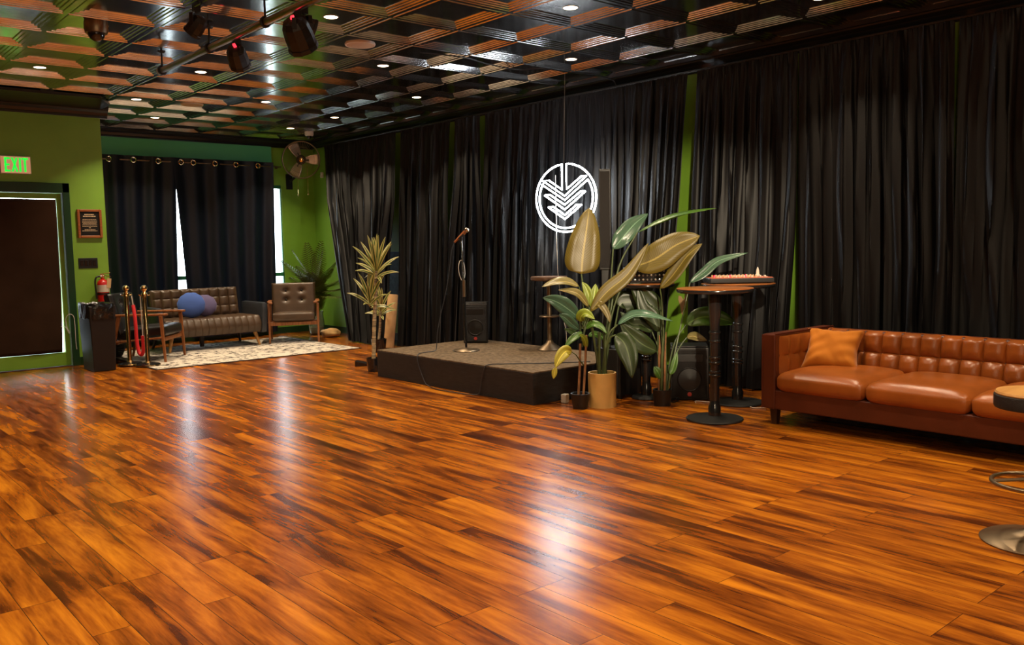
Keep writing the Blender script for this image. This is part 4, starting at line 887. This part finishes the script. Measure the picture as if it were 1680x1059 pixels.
for (dx, dy, dz), sag in FR:
    tip = Vector((dx, dy, dz)); base_ = Vector((.02 * rnd.uniform(-1, 1), .02 * rnd.uniform(-1, 1), .10)); mid = (base_ + tip) / 2 + Vector((-dx * .22, -dy * .22, .16 + sag * .25)); q = spline([base_, (base_ + mid) / 2 + Vector((0, 0, .05)), mid, tip], 9)
    mb = MB(); mb.tube(q, [.006 * (1.2 - i / len(q)) for i in range(len(q))], 6); fr = mb.build('frond', M['stem'], t, smooth=True)
    lf = MB(); n = len(q); nl = 30
    for k in range(nl):
        s_ = .30 + .70 * k / (nl - 1); fi = s_ * (n - 1); i = min(n - 2, int(fi)); p = q[i].lerp(q[i + 1], fi - i); td = (q[i + 1] - q[i]).normalized()
        sd = td.cross(Vector((0, 0, 1)));
        if sd.length < .1: sd = Vector((1, 0, 0))
        sd.normalize(); ll = .20 * sin(pi * min(.97, .18 + .80 * (k / nl))) + .03
        for sg in (-1, 1):
            e = p + (sd * sg * .80 + td * .60 + Vector((0, 0, -.10))).normalized() * ll - Vector((0, 0, .02)); m_ = p.lerp(e, .45) + Vector((0, 0, .012)); wv = td * .011
            lf.add([p - wv * .4, p + wv * .4, m_ + wv, e, m_ - wv], [(0, 1, 2, 4), (4, 2, 3)])
    lf.build('leaflets', LEAF['palm'], fr)
def rockfn(v): return 1 + .22 * noise.noise(v * 1.6 + Vector((3, 1, 0))) + .08 * noise.noise(v * 4)
t = MB().ball((6.49, 11.72, .062), (.155, .11, .075), 28, 18, RZ(-.6), rockfn).build('decorative_rock', M['stone'], smooth=True); tag(t, 'rounded tan rock lying on the floor by the palm', 'rock')
o = MB(); o.lathe([(.066, 0), (.070, .02), (.071, .35), (.068, .70), (.060, .715), (.057, .70), (.055, .5)], (0, 0, 0), 18); tt = o.build('paper_roll', M['kraft'], smooth=True); tt.location = (6.27, 9.77, .012); tt.rotation_euler = (.02, .12, 0)
tag(tt, 'upright roll of kraft paper leaning between two drapes behind the short dracaena', 'paper roll')
o = MB().poly([(-.10, -.06, 0), (.10, -.06, 0), (.10, -.06, .012), (-.10, -.06, .06)], (0, .14, 0)).build('floor_wedge', M['blackgloss']); o.location = (5.16, 8.56, 0); o.rotation_euler = (0, 0, -.7)
tag(o, 'low black wedge on the floor left of the tall dracaena pot', 'wedge')
# ------------------------------------------------------------------ stage and what stands on it
sx0, sx1, sy0, sy1, sh = 4.823, 6.17, 5.319, 7.742, .28
t = T('stage_platform', 'low black stage platform with a brown carpeted top', 'stage', (5.50, 6.53, 0))
MB().b2((sx0 - 5.5, sy0 - 6.53, 0), (sx1 - 5.5, sy1 - 6.53, sh - .012)).build('body', M['stage_side'], t, bevel=.003)
MB().b2((sx0 - 5.5 + .002, sy0 - 6.53 + .002, sh - .012), (sx1 - 5.5, sy1 - 6.53, sh)).build('carpet_top', M['stage_top'], t, bevel=.003)
# microphone stand
mx, my = 5.388, 6.945
t = T('microphone_stand', 'straight black microphone stand with a flat round base on stage', 'microphone stand', (mx, my, sh))
MB().lathe([(.001, 0), (.132, 0), (.138, .006), (.132, .014), (.05, .026), (.022, .034), (.001, .036)], n=36).build('base', M['bronze'], t, smooth=True)
MB().tube([(0, 0, .03), (.012, .026, .55)], .0115, 12).build('lower_tube', M['blackgloss'], t, smooth=True)
MB().tube([(.012, .026, .55), (.014, .03, .72)], .0175, 12).build('clutch', M['bronze'], t, smooth=True)
MB().tube([(.014, .03, .72), (.030, .075, 1.135)], .0085, 12).build('upper_tube', M['chrome'], t, smooth=True)
MB().tube(spline([(-.004, .045, .72), (-.018, .062, .78), (-.020, .07, .86), (.006, .072, .92), (.038, .06, .90), (.042, .045, .80), (.030, .04, .74)], 6), .0035, 6).build('cable_loop', M['white'], t, smooth=True)
ma, mbv = Vector((5.372, 7.08, 1.385)), Vector((5.478, 7.005, 1.508)); dm = (mbv - ma).normalized(); org = Vector((mx, my, sh))
MB().tube([(.030, .075, 1.12), (.030, .075, 1.16)], .012, 10).beam(Vector((5.41, 7.05, 1.415)) - org + dm * .0, Vector((5.45, 7.02, 1.462)) - org, .035, .03).build('clip', M['black'], t)
t = T('microphone', 'handheld microphone with a metal mesh head on the stand', 'microphone', ma)
MB().lathe([(.010, 0), (.012, .01), (.013, .04), (.019, .135), (.020, .15), (.012, .155)], n=18, M=align(dm)).build('handle', M['redwood'], t, smooth=True)
MB().ball(dm * .176, (.027, .027, .029), 18, 12, align(dm)).build('mesh_head', M['steel'], t, smooth=True)
MB().lathe([(.0275, .170), (.029, .172), (.029, .180), (.0275, .182)], n=18, M=align(dm), cap=False).build('head_band', M['brass'], t, smooth=True)
cab = [(5.373, 7.079, 1.388), (5.340, 7.09, 1.30), (5.318, 7.095, 1.15), (5.275, 7.11, .90), (5.215, 7.135, .65), (5.175, 7.145, .47), (5.165, 7.15, .33), (5.13, 7.14, .287), (5.0, 7.13, .286), (4.90, 7.08, .287), (4.835, 7.01, .286), (4.812, 6.99, .25), (4.812, 6.95, .15), (4.806, 6.86, .03), (4.795, 6.78, .007), (4.74, 6.6, .007), (4.74, 6.3, .007), (4.79, 6.08, .007), (4.808, 6.02, .03), (4.812, 5.99, .15), (4.812, 5.95, .25), (4.84, 5.93, .287), (5.0, 5.86, .286), (5.3, 5.60, .286), (5.6, 5.40, .286)]
tag(MB().tube(spline(cab, 5), .0045, 6).build('microphone_cable', M['greyleather'], smooth=True), 'black cable from the microphone over the stage edge', 'cable')
# speakers
def speaker(name, lab, loc, d, rz, group='loudspeakers', badge=True):
    t = T(name, lab, 'speaker', loc, rz, group); w, dp, h = d
    MB().poly([(-w / 2, -dp / 2, 0), (w / 2, -dp / 2, 0), (w * .36, dp / 2, 0), (-w * .36, dp / 2, 0)], (0, 0, h)).build('cabinet', M['plastic'], t, bevel=.012)
    MB().b2((-w * .44, -dp / 2 - .008, h * .04), (w * .44, -dp / 2 + .004, h * .95)).build('grille', M['grille'], t, bevel=.006)
    c = Vector((0, -dp / 2 - .008, h * .40)); MB().tube([c + Vector((w * .30 * cos(a * pi / 14), 0, w * .30 * sin(a * pi / 14))) for a in range(28)], .006, 6, closed=True).lathe([(w * .28, .0), (w * .12, .004), (.001, .010)], c, 24, M=RX(pi / 2)).build('woofer', M['plastic'], t, smooth=True)
    MB().b2((-w * .33, -dp / 2 - .011, h * .73), (w * .33, -dp / 2 - .006, h * .87)).build('horn', M['plastic'], t, bevel=.008)
    if badge: MB().lathe([(.001, .0), (.018, 0), (.018, .004), (.001, .005)], (0, -dp / 2 - .008, h * .12), 16, M=RX(pi / 2)).build('red_badge', M['redled'] if badge == 2 else mat('badge_red', (.5, .05, .04), .4), t, smooth=True)
    MB().b2((-w / 2 + .01, -dp / 2 + .01, h), (w / 2 - .01, dp / 2 - .05, h + .012)).build('top_panel', M['plastic'], t, bevel=.005)
    return t
speaker('stage_speaker', 'black loudspeaker standing on the stage behind the microphone stand', (5.975, 7.50, sh), (.275, .25, .435), radians(-46))
speaker('floor_speaker', 'black loudspeaker on the floor behind the front bar table', (6.02, 4.625, 0), (.33, .32, .455), radians(-50))
t = T('column_speaker', 'tall slim black column loudspeaker rising from its bass box beside the cream pot', 'speaker', (5.68, 5.13, 0), 0, 'loudspeakers')
MB().b2((-.145, -.145, .02), (.145, .145, .43)).build('bass_box', M['plastic'], t, bevel=.012)
MB().b2((-.15, -.13, .04), (-.143, .13, .41)).build('bass_grille', M['grille'], t, bevel=.003)
for x in (-.11, .11):
    for y in (-.11, .11): MB().lathe([(.02, 0), (.018, .022)], (x, y, 0), 10).build('foot', M['rubber'], t, smooth=True)
cr = RZ(radians(-50))
MB().box((-.09, .06, .77), (.075, .075, .70), cr).build('spacer', M['plastic'], t, bevel=.006)
MB().box((-.09, .06, 1.55), (.105, .10, .87), cr).build('column', M['plastic'], t, bevel=.008)
MB().box(Vector((-.09, .06, 1.55)) + cr @ Vector((0, -.052, 0)), (.085, .008, .83), cr).build('column_grille', M['grille'], t, bevel=.003)
# small round table on the stage
t = T('cocktail_table', 'small round wooden pedestal table standing on the back of the stage', 'table', (6.0, 6.35, sh), 0)
MB().lathe([(.001, 0), (.125, 0), (.13, .008), (.10, .03), (.045, .07), (.03, .10), (.001, .10)], n=30).build('base', M['bronze'], t, smooth=True)
MB().tube([(0, 0, .08), (0, 0, .70)], .024, 14).build('pole', M['bronze'], t, smooth=True)
MB().lathe([(.001, .335), (.10, .335), (.105, .343), (.10, .35), (.001, .35)], n=28).build('shelf', M['bronze'], t, smooth=True)
MB().lathe([(.03, .69), (.09, .70), (.175, .705), (.185, .712), (.186, .735), (.180, .745), (.001, .745)], n=40).build('tabletop', M['aged'], t, smooth=True)

# ------------------------------------------------------------------ neon sign
nc = Vector((6.235, 6.331, 1.814)); nu = Vector((.306, -.952, 0)); nv = Vector((0, 0, 1)); NR = .352
t = T('neon_sign', 'round white neon sign of nested downward chevrons hanging before the drapes', 'neon sign', nc)
NP = lambda x, y: nu * ((x - 488) / 356 * NR) + nv * ((535 - y) / 404 * NR)
def arc(r, a0, a1, n): return [nu * (r * NR * cos(a0 + (a1 - a0) * k / n)) + nv * (r * NR * sin(a0 + (a1 - a0) * k / n)) for k in range(n + 1)]
tr_ = .008
outer = arc(.975, radians(88), radians(88 - 351), 72) + [NP(446, 300), NP(446, 436), NP(292, 322), NP(222, 325), NP(475, 512), NP(728, 292), NP(668, 297), NP(498, 434), NP(498, 300)]
inner = arc(.865, radians(148), radians(148 + 246), 56) + [NP(745, 335), NP(475, 560), NP(208, 365)]
MB().tube(outer, tr_, 8, closed=True).build('outer_tube', M['neon'], t, smooth=True)
MB().tube(inner, tr_, 8, closed=True).build('inner_tube', M['neon'], t, smooth=True)
for pts in ([(240, 492), (305, 492), (475, 615), (660, 468), (715, 468), (475, 670)], [(283, 635), (340, 632), (475, 735), (605, 622), (668, 620), (475, 780)]):
    P_ = [NP(*p) for p in pts]; Q = []
    for i in range(len(P_)):
        for k in range(6): Q.append(P_[i].lerp(P_[(i + 1) % len(P_)], k / 6))
    MB().tube(Q, tr_, 8, closed=True).build('chevron_tube', M['neon'], t, smooth=True)
MB().tube([nu * -.05 * NR + nv * (NR * 1.0), Vector((.02, .01, ZC - nc.z - .02))], .0025, 6).build('hanging_wire', M['steel'], t, smooth=True)
tag(MB().tube(spline([(6.20, 6.44, 2.05), (6.205, 6.445, 1.75), (6.21, 6.447, 1.446), (6.197, 6.425, 1.103), (6.19, 6.40, .92), (6.205, 6.375, .72), (6.20, 6.345, .56), (6.215, 6.33, .44), (6.20, 6.32, .29)]), .003, 6).build('hanging_cord', M['white'], smooth=True), 'thin white cord dropping from the neon sign past the small round table', 'cord')

# ------------------------------------------------------------------ bar tables
def bar_table(lab, loc, R_, h=1.0, br=.21):
    t = T('bar_table', lab, 'bar table', loc, 0, 'round bar tables on turned black posts')
    MB().lathe([(.001, 0), (br, 0), (br + .004, .008), (br, .016), (.12, .026), (.05, .034), (.001, .036)], n=36).build('base', M['black'], t, smooth=True)
    pr = [(.048, .03), (.046, .10), (.037, .12), (.036, .16)]
    def ring(z): return [(.036, z - .012), (.043, z - .008), (.046, z), (.043, z + .008), (.036, z + .012)]
    for z in (.34, .365, .435, .475, .60, .665): pr += ring(z)
    pr += [(.036, .70), (.040, .76), (.048, .85), (.05, .93), (.05, h - .03)]
    MB().lathe(pr, n=24).build('post', M['blackgloss'], t, smooth=True)
    MB().lathe([(.001, h - .034), (R_ - .012, h - .034), (R_ - .002, h - .026), (R_, h - .012), (R_ - .004, h - .006)], n=48).build('table_edge', M['blackgloss'], t, smooth=True)
    MB().lathe([(.001, h - .010), (R_ - .004, h - .008), (R_ - .002, h - .003), (R_ - .008, h), (.001, h)], n=48).build('tabletop', M['tabletop'], t, smooth=True)
    return t
bar_table('front bar table with a bare varnished top on a black turned post', (5.385, 3.895, 0), .285)
bar_table('bar table carrying the red mixing controller beside the sofa', (6.075, 4.165, 0), .30)
bar_table('bar table carrying the black rack of knobs behind the big leaves', (5.735, 4.86, 0), .245, br=.125)
# rack of knobs
rzq = radians(-41)
t = T('rack_mixer', 'black boxy sound mixer with rows of knobs on the middle bar table', 'mixer', (5.755, 4.865, 1.0), rzq)
MB().b2((-.19, -.13, .006), (.19, .13, .135)).build('case', M['plastic'], t, bevel=.008)
MB().b2((-.178, -.134, .014), (.178, -.129, .128)).build('front_panel', M['blackgloss'], t)
for r in range(3):
    for k in range(10): MB().lathe([(.001, 0), (.009, 0), (.007, .012), (.001, .013)], (-.155 + k * .0345, -.134, .035 + r * .036), 10, M=RX(pi / 2)).build('control_knob', M['label'] if (k + r) % 3 == 0 else M['steel'], t, smooth=True)
for x in (-.15, .15):
    for y in (-.1, .1): MB().lathe([(.012, 0), (.012, .007)], (x, y, 0), 8).build('foot', M['rubber'], t)
# controller
t = T('mixing_controller', 'flat mixing controller glowing red on top, lying on the right bar table', 'mixer', (6.09, 4.175, 1.0), rzq)
MB().b2((-.26, -.145, .006), (.26, .145, .045)).build('case', M['plastic'], t, bevel=.006)
MB().b2((-.25, -.135, .044), (.25, .135, .050)).build('top_panel', M['red_dull'], t, bevel=.002)
for k in range(11):
    for r in range(3): MB().lathe([(.001, 0), (.008, 0), (.006, .018), (.001, .019)], (-.20 + k * .032, -.10 + r * .08, .050), 8).build('control_knob', M['label'] if k % 2 else M['redled'] if r == 1 and k % 4 == 0 else M['tag_'], t, smooth=True)
for x in (.17, .21): MB().b2((x - .004, -.10, .05), (x + .004, .02, .053)).box((x, -.04, .058), (.014, .02, .012)).build('fader', M['label'], t)
for x in (-.22, .22):
    for y in (-.1, .1): MB().lathe([(.012, 0), (.012, .007)], (x, y, 0), 8).build('foot', M['rubber'], t)
t = MB().lathe([(.001, 0), (.020, 0), (.022, .012), (.014, .02), (.012, .05), (.004, .075), (.001, .078)], n=14).build('incense_cone', M['label'], smooth=True); t.location = (6.245, 4.09, 1.05)
tag(t, 'little pale cone standing on the right end of the red controller', 'ornament')
# cables
def cable(name, pts, lab, m='black', r=.004, n=6): return tag(MB().tube(spline(pts, n), r, 6).build(name, M[m], smooth=True), lab, 'cable')
cable('power_cable', [(6.31, 4.02, .985), (6.32, 4.0, .90), (6.30, 4.01, .55), (6.28, 4.02, .2), (6.25, 4.05, .01), (6.15, 4.02, .006)], 'thin dark cable hanging from the right bar table to the floor', r=.003)
rnd = random.Random(3); pts = []
for k in range(26): a = k * .9; rr_ = .10 + .03 * rnd.uniform(-1, 1); pts.append((6.16 + rr_ * cos(a) * 1.1, 3.82 + rr_ * sin(a) * .8, .008 + .035 * (k / 26) + .018 * rnd.random()))
pts += [(6.30, 3.74, .14), (6.36, 3.70, .30)]
cable('cable_coil', pts, 'loose coil of grey cable on the floor beside the sofa arm', 'greyleather', .006)
cable('extension_lead', [(6.02, 3.86, .006), (5.95, 3.93, .006), (5.98, 4.02, .005), (6.02, 4.24, .2) if False else (5.9, 4.42, .006), (5.82, 4.40, .006)], 'pale lead curving on the floor between the bar tables', 'label', .004)
pts = []
for k in range(22): a = k * .8; rr_ = .09 + .03 * rnd.uniform(-1, 1); pts.append((5.72 + rr_ * cos(a), 4.60 + .07 * sin(a) + .02 * k / 22, .008 + .02 * rnd.random()))
cable('cable_coil', pts, 'tangle of black cable on the floor behind the dark plant pot', 'black', .005)
t = T('power_adapter', 'small white power adapter on the floor by the stage corner', 'adapter', (5.10, 5.22, 0), .3)
MB().b2((-.03, -.025, 0), (.03, .025, .075)).build('block', M['label'], t, bevel=.006); MB().tube([(0, .025, .03), (.01, .06, .02), (.05, .075, .006), (.12, .07, .006)], .004, 6).build('lead', M['black'], t, smooth=True)
# things on the wall seen through the gaps
pts = [(0, .05), (.012, .06), (.03, .10), (.05, .105), (.055, .06), (.04, .0), (.02, -.06), (.0, -.11), (-.02, -.09), (-.035, -.02), (-.06, .05), (-.055, .09), (-.025, .085)]
t = MB().poly([(XW - .004, 5.40 - y, .72 + z) for y, z in pts], (.003, 0, 0)).build('torn_sticker', M['tag_']); tag(t, 'torn pinkish heart shaped sticker on the wide strip of green wall', 'sticker')
t = MB().b2((XW - .02, 9.98, .55), (XW, 10.9, 1.28)).build('wall_panel', M['bluepaint'], bevel=.004); tag(t, 'slate blue panel on the wall behind the short dracaena', 'panel')

# ------------------------------------------------------------------ bar stool at the right edge
t = T('bar_stool', 'bar stool with round pale wooden seat cut off by the right picture edge', 'stool', (4.15, 1.312, 0))
MB().lathe([(.001, 0), (.21, 0), (.213, .006), (.20, .014), (.10, .035), (.04, .055), (.03, .08), (.001, .08)], n=40).build('base', M['bronze'], t, smooth=True)
MB().tube([(0, 0, .07), (0, 0, .60)], .025, 16).build('column', M['steel'], t, smooth=True)
MB().tube([(.17 * cos(a * pi / 20), .17 * sin(a * pi / 20), .265) for a in range(40)], .010, 8, closed=True).tube([(0, 0, .285), (.165, 0, .265)], .008, 6).tube([(0, 0, .285), (-.08, .143, .265)], .008, 6).tube([(0, 0, .285), (-.08, -.143, .265)], .008, 6).build('foot_ring', M['bronze'], t, smooth=True)
MB().lathe([(.03, .57), (.12, .595), (.168, .60), (.172, .61), (.172, .655), (.166, .66), (.001, .66)], n=44).build('seat_shell', M['grille'], t, smooth=True)
MB().lathe([(.001, .658), (.166, .658), (.168, .664), (.163, .672), (.001, .672)], n=44).build('seat', M['seatwood'], t, smooth=True)
